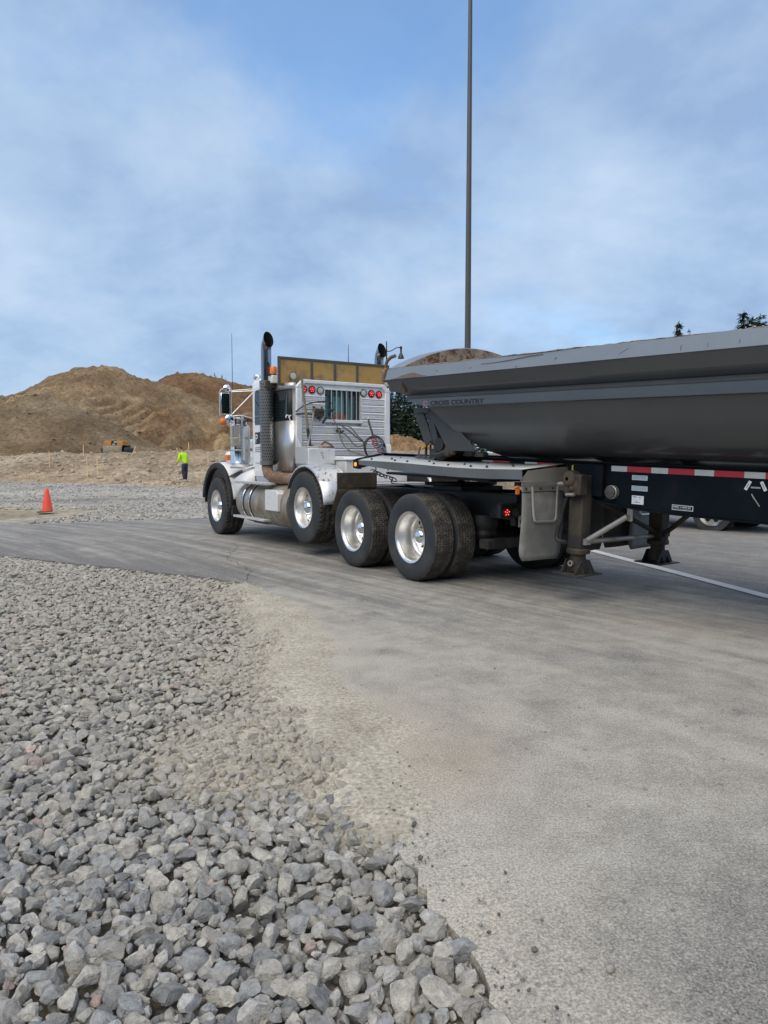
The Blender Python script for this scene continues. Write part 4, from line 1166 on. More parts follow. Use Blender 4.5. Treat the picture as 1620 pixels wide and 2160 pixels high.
# door lettering on the side we see: dark panel with P, fine lines of print, red sticker
dp = B(); dp.box(4.95, 5.26, 1.0125, 1.0155, 1.74, 1.95); dpo = dp.obj('door_emblem', M['ink'], truck, 0)
text('lettering', 'P', .22, M['decalwhite'], dpo, (5.245, 1.016, 1.765), LEFT)
b = B()
for i in range(3): b.box(4.9, 5.26, 1.0125, 1.0150, 1.665 - i * .035, 1.683 - i * .035)
b.obj('door_print', M['inkgrey'], truck, 0)
b = B(); b.box(4.80, 4.95, .996, .999, 1.28, 1.38); b.obj('red_sticker', M['pinkred'], truck, 0)
# teal panel painted as light through the cab behind the rear window, orange vest on the seat back
b = B(); b.box(4.03, 4.045, -.41, .46, 2.04, 2.66); tl_ = b.obj('windscreen_view', M['teal'], truck, 0)
b = B(); b.box(3.99, 4.025, .10, .19, 2.04, 2.66); b.box(3.99, 4.025, -.20, -.13, 2.04, 2.66); b.box(3.99, 4.025, -.41, -.27, 2.04, 2.66); b.box(3.96, 4.025, -.41, .46, 2.55, 2.66); b.obj('window_post', M['blackrub'], truck, bevel=.01)
b = B(); b.rows([[(3.97 + .015 * math.sin(k), .10 - .24 * t, 2.04 + hgt * (.75 + .25 * math.sin(3.1 * t + .3))) for k, t in enumerate(np.linspace(0, 1, 9))] for hgt in (0, .10, .20, .235)])
b.obj('vest_on_seat', M['orangevest'], truck, 60, solid=.03)
gm = bpy.data.materials.new('clear_pane'); gm.use_nodes = True
def _pane(nt):
    N, L = nt.nodes, nt.links; N.clear(); o = N.new('ShaderNodeOutputMaterial'); mx = N.new('ShaderNodeMixShader'); t = N.new('ShaderNodeBsdfTransparent'); g = N.new('ShaderNodeBsdfGlossy')
    t.inputs[0].default_value = (.80, .92, .90, 1); g.inputs['Roughness'].default_value = .03; mx.inputs[0].default_value = .05
    L.new(t.outputs[0], mx.inputs[1]); L.new(g.outputs[0], mx.inputs[2]); L.new(mx.outputs[0], o.inputs[0])
_pane(gm.node_tree); M['pane'] = gm
b = B(); b.box(3.905, 3.91, -.42, .47, 2.03, 2.66); b.obj('rear_window', M['pane'], truck, 0)

# --- bonnet, front wings, bumper
def hood_row(x, hw, z0, zt, r):
    pts = [(x, hw, z0)]
    for a in np.linspace(0, 90, 7): pts.append((x, hw - r + r * math.cos(R(a)), zt - r + r * math.sin(R(a))))
    for a in np.linspace(90, 180, 7): pts.append((x, -hw + r + r * math.cos(R(a)), zt - r + r * math.sin(R(a))))
    pts.append((x, -hw, z0)); return pts
b = B(); b.rows([hood_row(5.40, .78, 1.15, 2.10, .16), hood_row(6.2, .68, 1.1, 2.0, .18), hood_row(7.0, .58, 1.0, 1.86, .2), hood_row(7.38, .54, .9, 1.78, .22)])
n = 16; b.f.append(tuple(3 * n + i for i in range(n))); b.obj('hood', M['cabwhite'], truck, 45)
b = B(); b.box(7.38, 7.42, -.5, .5, .95, 1.72); b.obj('grille', M['chrome'], truck, bevel=.02)
for s in (1, -1):
    outer = arc(6.69, .60, .79, 12, 172, 26)
    rows = []
    for (x, z) in outer:
        f = 1.0
        rows.append([(x, s * 1.235, z - .012), (x, s * 1.225, z), (x, s * 1.10, z + .022), (x, s * .85, z + .03), (x - .0, s * .60, z + .07)])
    b = B(); b.rows(rows)
    wing = b.obj('front_wing', M['cabwhite'], truck, 50, solid=.012)
    # rear skirt of the wing running back to the cab
    b = B(); b.rows([[(6.02, s * 1.19, 1.05), (5.96, s * 1.16, .85), (5.915, s * 1.13, .60)], [(5.75, s * 1.09, 1.20), (5.70, s * 1.06, .95), (5.73, s * 1.05, .62)], [(5.35, s * 1.0, 1.30), (5.33, s * .99, 1.08), (5.4, s * .98, .9)]])
    b.obj('wing_skirt', M['white'], truck, 50, solid=.012)
    b = B(); b.rows([[(6.12, s * 1.21, 1.14), (5.75, s * 1.12, 1.27), (5.35, s * 1.02, 1.33)], [(6.2, s * .9, 1.26), (5.8, s * .85, 1.36), (5.35, s * .8, 1.40)]]); b.obj('wing_top', M['cabwhite'], truck, 50, solid=.012)
    fl = B(); fl.rows([[(6.69 + rr * math.cos(a), s * y, .60 + rr * math.sin(a)) for rr, y in ((.805, 1.20), (.795, 1.255), (.745, 1.262), (.705, 1.25), (.70, 1.15))] for a in np.linspace(R(8), R(186), 30)])
    fl.obj('wing_flare', M['blackrub'], truck, 50, solid=.008)
    fb = B(); fb.box(5.84, 5.92, s * .80, s * 1.24, .42, .60); fb.obj('splash_flap', M['blackrub'], truck, bevel=.008)
    hl = B(); hl.lathe([(.02, .10), (.09, .08), (.115, 0), (.10, -.14), (.02, -.2)], (7.15, s * .78, 1.52), 'x', 20); hl.obj('headlamp_pod', M['white'], truck, 60)
    am = B(); am.box(6.42, 6.60, s * 1.02, s * 1.11, 1.45, 1.56); am.obj('marker_lamp', M['amber'], truck, bevel=.015)
b = B(); b.prism([(7.50, .58), (7.62, .60), (7.62, .92), (7.50, .92)], -1.22, 1.22); b.obj('bumper', M['chrome'], truck, bevel=.02)

# --- air cleaners beside the bonnet
for s in (1, -1):
    c = (5.98, s * 1.03, 0)
    b = B(); b.lathe([(.02, 1.37), (.172, 1.37), (.178, 1.39), (.176, 1.40), (.172, 1.41), (.172, 2.06), (.178, 2.07), (.178, 2.10), (.160, 2.115)], c, 'z', 36); ac = b.obj('air_cleaner', M['chrome'], truck, 40)
    q = B(); q.lathe([(.150, 2.11), (.150, 2.20), (.158, 2.205), (.158, 2.235), (.150, 2.24), (.15, 2.27), (.10, 2.295), (.0005, 2.30)], c, 'z', 32); q.obj('intake_cap', M['chrome'], ac, 40)
    for z in (1.62, 1.84):
        q = B(); q.lathe([(.173, z), (.181, z + .004), (.181, z + .026), (.173, z + .03)], c, 'z', 36); q.box(5.42, 5.84, s * .93, s * .99, z, z + .05); q.obj('clamp_band', M['brushed'], ac)
    q = B(); q.box(5.60, 5.72, s * 1.06, s * 1.075, 1.45, 2.02); q.box(5.52, 5.58, s * 1.0, s * 1.02, 1.40, 2.08); q.obj('side_bracket', M['alu'], ac, bevel=.004)
    q = B(); q.lathe([(.03, 1.30), (.25, 1.30), (.26, 1.33), (.22, 1.37), (.03, 1.375)], (5.9, s * .98, 0), 'z', 30); q.obj('base_pan', M['alu'], ac, 50)
    q = B(); q.tube([(5.98, s * .95, 2.24), (5.85, s * .85, 2.27), (5.6, s * .74, 2.17), (5.5, s * .70, 2.05)], .09, 14); q.obj('intake_duct', M['rust'], ac, 60)

# --- west coast mirrors
for s in (1, -1):
    m0 = B(); m0.box(5.50, 5.56, s * 1.38, s * 1.56, 2.27, 2.66); mir = m0.obj('mirror', M['chrome'], truck, bevel=.02)
    g = B(); g.box(5.493, 5.499, s * 1.395, s * 1.545, 2.285, 2.645); g.obj('glass', M['glass'], mir, 0)
    g = B(); g.lathe([(.0005, -.028), (.06, -.022), (.088, -.006), (.094, .008), (.08, .03), (.0005, .05)], (5.46, s * 1.41, 2.185), 'x', 24); g.obj('round_mirror', M['chrome'], mir, 60)
    g = B(); g.lathe([(.0005, -.03), (.05, -.02), (.07, .0), (.05, .05), (.0005, .07)], (5.5, s * 1.44, 2.735), 'x', 20); g.obj('upper_round_mirror', M['chrome'], mir, 60)
    g = B(); g.tube([(5.53, s * 1.57, 2.24), (5.53, s * 1.57, 2.66), (5.53, s * 1.55, 2.71), (5.53, s * 1.50, 2.735), (5.53, s * 1.44, 2.72)], .010, 8)
    g.tube([(5.52, s * 1.36, 2.12), (5.52, s * 1.34, 2.72)], .008, 8)
    g.tube([(5.53, s * 1.36, 2.70), (5.42, s * .99, 2.74)], .010, 8); g.tube([(5.53, s * 1.36, 2.68), (5.30, s * .99, 2.70)], .009, 8)
    g.tube([(5.53, s * 1.36, 2.26), (5.40, s * .99, 2.67)], .011, 8); g.tube([(5.53, s * 1.40, 2.24), (5.45, s * 1.2, 2.26), (5.42, s * .99, 2.21)], .012, 8)
    g.obj('mirror_arm', M['silver'], mir)
    g = B(); g.lathe([(.02, 2.23), (.03, 2.215), (.05, 2.20), (.062, 2.15), (.058, 2.10), (.03, 2.085), (.0005, 2.08)], (5.56, s * 1.50, 0), 'z', 18); g.obj('amber_lamp', M['amber'], mir, 60)

# --- exhaust stacks and guards
def guard_mesh():
    """perforated cylinder: every slot is an opening in the sheet"""
    n, m = 40, 56; V = []; F = []
    z0, z1, r = 1.37, 2.79, .120
    for j in range(m + 1):
        for i in range(n):
            a = 2 * math.pi * (i + (.0)) / n
            V.append((r * math.cos(a), r * math.sin(a), z0 + (z1 - z0) * j / m))
    for j in range(m):
        for i in range(n):
            hole = (j % 2 == 1) and ((i + (j // 2) % 2) % 2 == 0) and 1 < j < m - 1
            if hole: continue
            k = (i + 1) % n; F.append((j * n + i, j * n + k, (j + 1) * n + k, (j + 1) * n + i))
    me = npmesh('heat_guard', V, F, M['guard'], 60); return me
GU = guard_mesh()
for s in (1, -1):
    c = Vector((4.46, s * 1.13, 0))
    tilt = [(0, 0, 1.32), (0, 0, 2.0), (0, 0, 3.24), (0, 0, 3.30), (-.012, 0, 3.36), (-.040, 0, 3.43), (-.085, 0, 3.50)]
    b = B(); r = .088
    b.tube([c + Vector(p) for p in tilt[:4]], r, 28, cap=False)
    # mitred, backward-curving tip: an ellipse opening facing the rear
    rows = []
    for (x, z, nx_, nz_, sc) in ((0, 3.30, 0, 1, 1), (-.004, 3.335, -.25, .97, 1), (-.018, 3.385, -.5, .87, 1.0), (-.04, 3.43, -.66, .75, 1.0)):
        d = Vector((nx_, 0, nz_)).normalized(); u = Vector((d.z, 0, -d.x)); row = []
        for k in range(28):
            a = 2 * math.pi * k / 28
            row.append(c + Vector((x, 0, z)) + u * (r * math.cos(a)) + Vector((0, 1, 0)) * (r * math.sin(a)))
        rows.append(row)
    row = []
    for k in range(28):           # cut plane nearly vertical
        a = 2 * math.pi * k / 28; row.append(c + Vector((-.105 + .05 * math.cos(a) * 1.0, r * math.sin(a), 3.475 + .135 * math.cos(a))))
    rows.append(row)
    b.rows(rows, closed=True)
    st = b.obj('exhaust_stack', M['stackchrome'], truck, 50)
    i_ = B(); i_.rows([[p + Vector((.004, 0, 0)) for p in [c + (q - c - Vector((-.1, 0, 3.475))) * .93 + Vector((-.1, 0, 3.475)) for q in rows[-1]]], [c + Vector((.02, (q - c).y * .8, 3.40 + ((q - c).z - 3.475) * .5)) for q in rows[-1]]], closed=True)
    i_.f.append(tuple(range(28, 56))); i_.obj('pipe_bore', M['hole'], st, 60)
    g = link('heat_guard', GU, truck); g.location = (c.x, c.y, 0)
    i_ = B(); i_.lathe([(.094, 1.36), (.094, 2.78), (.09, 2.80)], c, 'z', 28); i_.obj('muffler', M['dirtysteel'], st, 60)
    i_ = B(); i_.box(c.x - .16, c.x - .02, s * 1.02, s * 1.20, 2.66, 2.78); i_.bar((c.x - .05, s * 1.0, 2.72), (c.x - .05, s * .95, 2.72), .05); i_.obj('stack_bracket', M['brownsteel'], st, bevel=.006)
# antennas, horn, beacon
for (x, y, z0, z1) in ((6.64, .90, 1.4, 3.92), (4.30, -.38, 2.9, 3.51)):
    b = B(); b.tube([(x, y, z0), (x, y, z1)], [.010, .004], 6); b.lathe([(.02, z0), (.016, z0 + .08), (.008, z0 + .12)], (x, y, 0), 'z', 10); b.obj('antenna', M['blackrub'], truck)
for y in (.80, -.80):
    b = B(); b.lathe([(.0005, -.09), (.05, -.06), (.062, .0), (.05, .05), (.02, .08)], (5.46, y * 1.1, 2.97), 'x', 18); b.cyl((5.46, y * 1.1, 2.86), (5.46, y * 1.1, 2.94), .018); b.obj('spot_lamp', M['chrome'], truck, 60)
for y in (.9, .3, 0, -.3, -.9):
    b = B(); b.lathe([(.0005, .07), (.03, .06), (.04, .02), (.045, .0)], (5.25, y * .9, CABT - .03 if abs(y) > .8 else CABT - .004), 'z', 14); b.obj('roof_marker', M['amber'], truck, 60)
b = B(); b.lathe([(.075, 2.87), (.075, 2.885), (.06, 2.89)], (4.30, 1.07, 0), 'z', 20); bc = b.obj('beacon', M['blackrub'], truck)
b = B(); b.lathe([(.066, 2.90), (.062, 3.00), (.052, 3.02), (.0005, 3.025)], (4.30, 1.07, 0), 'z', 20); b.obj('beacon_lens', M['amber'], bc, 50)
b = B(); b.lathe([(.064, 2.88), (.068, 2.905)], (4.30, 1.07, 0), 'z', 20); b.obj('beacon_base', M['chrome'], bc)

b = B(); b.box(4.22, 4.38, .96, 1.13, 2.74, 2.87); b.obj('beacon_bracket', M['cabwhite'], truck, bevel=.01)
# --- yellow board screen standing on the cab roof behind
yz0, yz1 = 2.70, 3.135; ys_ = (1.125, .505, .06, -.385, -1.05)
b = B()
for z in (yz0, yz1): b.box(3.985, 4.02, ys_[-1], ys_[0], z - .02, z + .02)
for y in (ys_[0] - .02, *ys_[1:-1], ys_[-1] + .02): b.box(3.983, 4.022, y - .02, y + .02, yz0 + .02, yz1 - .02)
scr = b.obj('roof_screen', M['frameblk'], truck, bevel=.004)
for a_, c_ in zip(ys_[:-1], ys_[1:]):
    b = B(); b.box(4.0, 4.012, c_ + .02, a_ - .02, yz0 + .02, yz1 - .02); o = b.obj('board_panel', M['yellowpanel'], scr, 0)
w = round_lamp((3.90, .90, 2.835), .060, M['whitelens'], truck, rim=M['rust'], name='work_lamp')
b = B(); b.lathe([(.066, .0), (.062, .05), (.03, .085), (.0005, .09)], axis='x', n=20); b.tube([(.03, 0, -.05), (.03, -.01, -.12)], .012, 8); b.obj('lamp_shell', M['bare'], w, 50)
w = round_lamp((3.90, -.93, 2.815), .060, M['whitelens'], truck, rim=M['rust'], name='work_lamp')
b = B(); b.lathe([(.066, .0), (.062, .05), (.03, .085), (.0005, .09)], axis='x', n=20); b.tube([(.03, 0, -.05), (.03, .01, -.12)], .012, 8); b.obj('lamp_shell', M['bare'], w, 50)

# --- headache rack: frame, tread-plate slats, barred window, lamps
xr = 3.80
b = B(); prof = [(.895, 1.45), (.915, 1.47), (.915, 2.655), (.80, 2.775), (-.80, 2.775), (-.915, 2.655), (-.915, 1.45)]
for s in (1, -1):
    b.box(xr - .05, xr + .03, s * .81, s * .91, 1.45, 2.63)
    b.prism([(s * .91, 2.63), (s * .91, 2.665), (s * .80, 2.775), (s * .74, 2.775), (s * .74, 2.72), (s * .81, 2.65), (s * .81, 2.63)], xr - .05, xr + .03, 'x')
b.box(xr - .05, xr + .03, -.74, .74, 2.715, 2.775); b.box(xr - .02, xr + .02, -.81, .81, 1.45, 1.52)
rack = b.obj('headache_rack', M['aluwhite'], truck, bevel=.012)
b = B(); b.box(xr - .005, xr + .008, .36, .81, 2.535, 2.715); b.box(xr - .005, xr + .008, -.81, -.33, 2.535, 2.715); b.box(xr - .003, xr + .006, -.33, .36, 2.66, 2.715); b.obj('lamp_board', M['aluwhite'], rack, bevel=.003)
def slat_prof(z):      # bent tread plate louvre: sloping face with a lip
    return [(xr + .04, z + .09), (xr - .020, z + .088), (xr - .020, z + .002), (xr + .04, z + .002)]
def slat(y0, y1, z):
    q = B(); q.prism([(xr + .04, z + .1255), (xr - .002, z + .1255), (xr - .026, z + .098), (xr - .026, z + .090), (xr + .04, z + .0905)], y0, y1, 'y'); q.obj('slat_bend', M['aluwhite'], rack)
    q = B(); q.prism(slat_prof(z), y0, y1, 'y'); return q.obj('slat', M['tread'], rack)
zz = [1.525 + i * .127 for i in range(8)]
for z in zz:
    if z + .1 < 2.12: slat(-.81, .81, z)
    else: slat(.37, .81, z); slat(-.81, -.34, z)
b = B(); b.box(xr + .045, xr + .05, -.80, .80, 1.50, 2.10); b.box(xr + .045, xr + .05, .40, .80, 2.1, 2.70); b.box(xr + .045, xr + .05, -.80, -.37, 2.1, 2.70); b.obj('backing_sheet', M['alu'], rack, 0)
b = B(); b.box(xr - .035, xr + .03, -.36, .39, 2.085, 2.135); b.box(xr - .02, xr + .03, -.36, .39, 2.63, 2.66); b.box(xr - .01, xr + .06, -.355, -.335, 2.13, 2.64); b.box(xr - .01, xr + .06, .365, .385, 2.13, 2.64); b.obj('window_frame', M['aluwhite'], rack, bevel=.005)
for k in range(6):
    y = .245 - k * .098
    b = B(); b.cyl((xr - .012, y, 2.13), (xr - .012, y, 2.64), .009, n=8); b.obj('window_bar', M['silver'], rack)
for y, z in ((.765, 2.617), (.612, 2.615), (-.545, 2.606), (-.70, 2.600)): round_lamp((xr - .008, y, z), .056, M['redlens'], rack, leds=True)
for y in (.455, -.385): round_lamp((xr - .008, y, 2.61), .056, M['whitelens'], rack, name='reverse_lamp')

# --- deck behind the cab: boxes, pusher wings, mud guards
for s in (1, -1):
    rows = [[(2.86 + .655 * math.cos(a), s * y, .735 + .64 * math.sin(a) + dz) for y, dz in ((1.235, -.03), (1.225, 0), (1.0, .012), (.76, .005), (.75, -.025))] for a in np.linspace(R(24), R(174), 30)]
    b = B(); b.rows(rows); b.obj('pusher_wing', M['fender'], truck, 60, solid=.008)
    b = B(); b.box(1.93, 1.955, s * .50, s * 1.16, 1.05, 1.27); mg = b.obj('mudguard_plate', M['brownsteel'], truck, bevel=.004)
    b = B(); b.rows([[(x, s * 1.16, z), (x, s * .50, z)] for x, z in ((1.945, 1.05), (1.97, .98), (2.03, .87), (2.09, .76), (2.14, .66))]); b.obj('mud_flap', M['brownsteel'], mg, 60, solid=.012)
b = B(); b.box(3.06, 3.52, .58, 1.05, 1.385, 1.632); bx = b.obj('tool_tray', M['aluwhite'], truck, bevel=.01)
b = B(); b.box(3.13, 3.50, 1.052, 1.062, 1.40, 1.66); b.box(3.075, 3.09, .86, 1.07, 1.40, 1.665); b.obj('tread_side', M['tread'], bx, bevel=.004)
b = B()
for y, z in ((.83, 1.56), (.80, 1.56), (.81, 1.52), (.79, 1.49), (.69, 1.61)): b.lathe([(.0005, -.006), (.007, -.004), (.008, 0)], (3.058, y, z), 'x', 8)
b.obj('rivet', M['hole'], bx)
b = B(); b.box(2.75, 3.45, .02, .56, 1.10, 1.435); tb = b.obj('tool_box', M['aluwhite'], truck, bevel=.015)
b = B(); b.prism([(2.72, 1.445), (3.47, 1.445), (3.47, 1.51), (2.80, 1.51), (2.72, 1.475)], .0, .58); b.obj('box_lid', M['white'], tb, bevel=.012)
b = B(); b.box(2.75, 3.45, -.60, -.02, 1.10, 1.40); b.obj('deck_box', M['aluwhite'], truck, bevel=.015)
b = B(); b.box(2.2, 3.6, -.80, .80, 1.062, 1.095); b.obj('deck_plate', M['tread'], truck, bevel=.004)
b = B(); b.box(3.4, 3.46, -.71, -.63, 1.45, 1.72); b.obj('post', M['white'], truck, bevel=.01)
# manifold of valves on the rack
b = B(); r9 = np.random.default_rng(3)
for i in range(16):
    p = Vector((xr - .07 + r9.normal(0, .02), .50 + r9.normal(0, .07), 2.23 + r9.normal(0, .06))); q = p + Vector(r9.normal(0, .05, 3)); b.tube([p, q], r9.uniform(.008, .02), 7)
b.box(xr - .09, xr - .04, .42, .60, 2.18, 2.30); b.obj('valve_block', M['brownsteel'], truck)
b = B()
for i in range(7):
    p = Vector((xr - .06 + r9.normal(0, .01), .12 + r9.normal(0, .03), 1.93 + r9.normal(0, .03))); q = p + Vector(r9.normal(0, .03, 3)); b.tube([p, q], r9.uniform(.008, .016), 7)
b.obj('valve', M['brownsteel'], truck)
def cable(pts, r, m, name='cable'):
    P = [Vector(p) for p in pts]; out = []
    for i in range(len(P) - 1):
        p0 = P[max(i - 1, 0)]; p1 = P[i]; p2 = P[i + 1]; p3 = P[min(i + 2, len(P) - 1)]
        for t in np.linspace(0, 1, 6, endpoint=False):
            out.append(.5 * ((2 * p1) + (p2 - p0) * t + (2 * p0 - 5 * p1 + 4 * p2 - p3) * t * t + (-p0 + 3 * p1 - 3 * p2 + p3) * t ** 3))
    out.append(P[-1]); bb = B(); bb.tube(out, r, 7); return bb.obj(name, m, truck, 60)
cable([(3.76, .30, 2.17), (3.68, .26, 2.12), (3.60, .22, 1.97), (3.5, .19, 1.73), (3.3, .16, 1.60), (2.9, .12, 1.52), (2.35, .12, 1.44), (2.1, .2, 1.30)], .010, M['cable'])
cable([(3.75, .26, 2.06), (3.68, .15, 2.05), (3.62, -.02, 1.93), (3.58, -.18, 1.80), (3.55, -.30, 1.72)], .013, M['cable'])
cable([(3.75, .06, 2.05), (3.66, -.06, 2.0), (3.6, -.15, 1.87), (3.56, -.24, 1.78)], .011, M['cable'])
cable([(3.74, .10, 1.92), (3.66, .02, 1.86), (3.6, -.10, 1.70), (3.56, -.20, 1.69), (3.54, -.30, 1.74)], .010, M['cable'])
cable([(3.75, .93, 2.24), (3.70, .80, 2.34), (3.68, .62, 2.40), (3.70, .40, 2.43), (3.76, .26, 2.41)], .010, M['blackrub'])
cable([(3.75, .93, 2.20), (3.70, .80, 2.21), (3.68, .66, 2.20), (3.70, .52, 2.16)], .013, M['blackrub'])
# ---------------------------------------------------------------- the side-dump trailer (origin at the kingpin)
trailer = empty('dump_trailer', (1.0352, 9.8597, 1.22), (0, R(-1.9), R(90 + 36.5)))
tag(trailer, 'dark grey side dump trailer with rusty rimmed tub and navy frame', 'dump trailer')
XB = -11.2
prof = [(1.225, 1.345, .04), (1.25, 1.21, .06), (1.19, 1.09, .0), (1.115, 1.018, -.20), (1.165, .978, -.28), (1.168, .945, -.31), (1.168, .878, -.60), (1.13, .868, -.62),
        (1.085, .78, -.74), (1.02, .66, -.88), (.93, .55, -1.0), (.80, .44, -1.13), (.62, .355, -1.22), (.38, .30, -1.25), (0, .28, -1.25)]
_k = 7; _b = prof[_k:]; _o = []
for i in range(len(_b) - 1):          # round the belly with a spline through its stations
    q0, q1, q2, q3 = (np.array(_b[max(i - 1, 0)]), np.array(_b[i]), np.array(_b[i + 1]), np.array(_b[min(i + 2, len(_b) - 1)]))
    for t in (0, .25, .5, .75): _o.append(tuple(.5 * (2 * q1 + (q2 - q0) * t + (2 * q0 - 5 * q1 + 4 * q2 - q3) * t * t + (-q0 + 3 * q1 - 3 * q2 + q3) * t ** 3)))
prof = prof[:_k] + _o + [prof[-1]]
full = prof + [(-y, z, x) for y, z, x in reversed(prof[:-1])]
b = B(); xs_ = np.linspace(0, 1, 14)
b.rows([[(x + (XB - x) * t, y, z) for y, z, x in full] for t in xs_])
# end plates
n = len(prof)
fr = [(x, y, z) for y, z, x in full]; m_ = len(full)
b.add(fr, [(i, i + 1, m_ - 2 - i, m_ - 1 - i) for i in range(n - 1) if i + 1 < m_ - 2 - i])
b.add([(XB, y, z) for x, y, z in fr], [(i, i + 1, m_ - 2 - i, m_ - 1 - i) for i in range(n - 1) if i + 1 < m_ - 2 - i])
tub = b.obj('tub', M['tub'], trailer, 13)
# scuffed top band, sky light painted in as paler grey, and rusty upper edge, both sides
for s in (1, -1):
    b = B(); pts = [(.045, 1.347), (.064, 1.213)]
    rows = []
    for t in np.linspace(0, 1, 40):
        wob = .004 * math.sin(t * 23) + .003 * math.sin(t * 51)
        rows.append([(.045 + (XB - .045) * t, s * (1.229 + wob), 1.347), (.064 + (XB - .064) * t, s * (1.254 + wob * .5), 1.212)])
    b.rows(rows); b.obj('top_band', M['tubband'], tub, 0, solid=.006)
    b = B(); rows = []
    for t in np.linspace(0, 1, 160):
        q = .006 * r9.normal() if t > .0 else 0
        x = .05 + (XB - .05) * t
        rows.append([(x, s * 1.236, 1.345), (x, s * 1.233, 1.352 + q * .5), (x, s * (1.17 + q), 1.353 + q * .4), (x, s * 1.165, 1.33)])
    b.rows(rows); b.obj('rim', M['tubrust'], tub, 60)
    b = B(); b.prism([(s * 1.10, 1.018), (s * 1.13, 1.020), (s * 1.176, .984), (s * 1.172, .975), (s * 1.12, .99)], XB, -.27, 'x'); b.obj('ledge', M['bare'] if False else M['tub'], tub, 20)
b = B()
rows = [[((x - .31) + (XB + .1 - x + .31) * t, y * .955, z + (.02 if z < 1.3 else .0)) for y, z, x in full] for t in (0, 1)]
b.rows(rows); b.add([p for p in rows[0]], [(i, i + 1, m_ - 2 - i, m_ - 1 - i) for i in range(n - 1) if i + 1 < m_ - 2 - i]); b.obj('tub_lining', M['tubrust'], tub, 30)
# arched bulkhead: broad curved cap, rusty inner face
ya = np.linspace(1.235, -1.235, 33); za = lambda y: 1.345 + .335 * (1 - (y / 1.235) ** 2)
b = B(); b.rows([[(.05, y, 1.20) for y in ya], [(.045, y, za(y) - .03) for y in ya], [(.035, y, za(y)) for y in ya], [(-.22, y, za(y) + .004) for y in ya], [(-.245, y, za(y) - .006) for y in ya]])
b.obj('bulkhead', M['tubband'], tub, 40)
b = B(); b.rows([[(-.247, y, za(y) - .004) for y in ya], [(-.252, y, max(1.05, za(y) - .03)) for y in ya], [(-.262, y, 1.05) for y in ya]]); b.obj('bulkhead_inside', M['tubrust'], tub, 40)
b = B(); b.tube([(-.27, -.56, 1.50), (-.31, -.57, 1.56), (-.31, -.66, 1.58), (-.28, -.74, 1.53)], .018, 8); b.box(-.275, -.262, -.80, -.55, 1.47, 1.53); b.obj('lifting_lug', M['rust'], tub)
# rust patches and scratches where paint has gone
def patch(name, pts, m, y0, parent=tub, th=.003):
    bb = B(); V = [(x, y0(z) if callable(y0) else y0, z) for x, z in pts]; bb.add(V, [tuple(range(len(V)))]); return bb.obj(name, m, parent, 0, solid=th)
yb = lambda z: 1.2600 - .187 * (z - 1.212)
patch('rust_patch', [(-.05, 1.216), (-.16, 1.226), (-.28, 1.252), (-.36, 1.262), (-.44, 1.272), (-.52, 1.266), (-.62, 1.240), (-.74, 1.221), (-.50, 1.214), (-.25, 1.214)], M['rustpatch'], yb)
for x0, z0, dx, dz, w in ((-.92, 1.255, .012, .022, .006), (-1.45, 1.25, -.03, .02, .004), (-3.34, 1.25, -.09, .045, .007), (-2.12, 1.222, -.03, .012, .008), (-3.92, 1.232, 0, .04, .005), (-4.15, 1.24, .004, .03, .005), (-4.40, 1.245, 0, .03, .005), (-2.62, 1.26, -.02, .02, .004)):
    patch('scratch', [(x0, z0), (x0 + dx, z0 + dz), (x0 + dx + w, z0 + dz), (x0 + w, z0)], M['rustpatch'], yb)
for seg in ([(-1.62, 1.285), (-1.85, 1.287), (-2.05, 1.298), (-2.30, 1.318), (-2.46, 1.322)],):
    for p, q in zip(seg[:-1], seg[1:]): patch('crease', [p, q, (q[0], q[1] + .007), (p[0], p[1] + .007)], M['rustpatch'], yb)
text('lettering', 'CROSS COUNTRY', .070, M['ink'], tub, (-.715, 1.1695, .888), LEFT, .001, sx=1.55, bold=.0022)
tn_ = text('emblem', 'S', .062, M['pinkred'], tub, (-.60, 1.1695, .888), LEFT, .001, shear=-.4)
b = B(); b.lathe([(.034, 0), (.034, .001), (.028, .001), (.028, 0)], (-.625, 1.1692, .908), 'y', 24); b.obj('emblem_ring', M['pinkred'], tub)
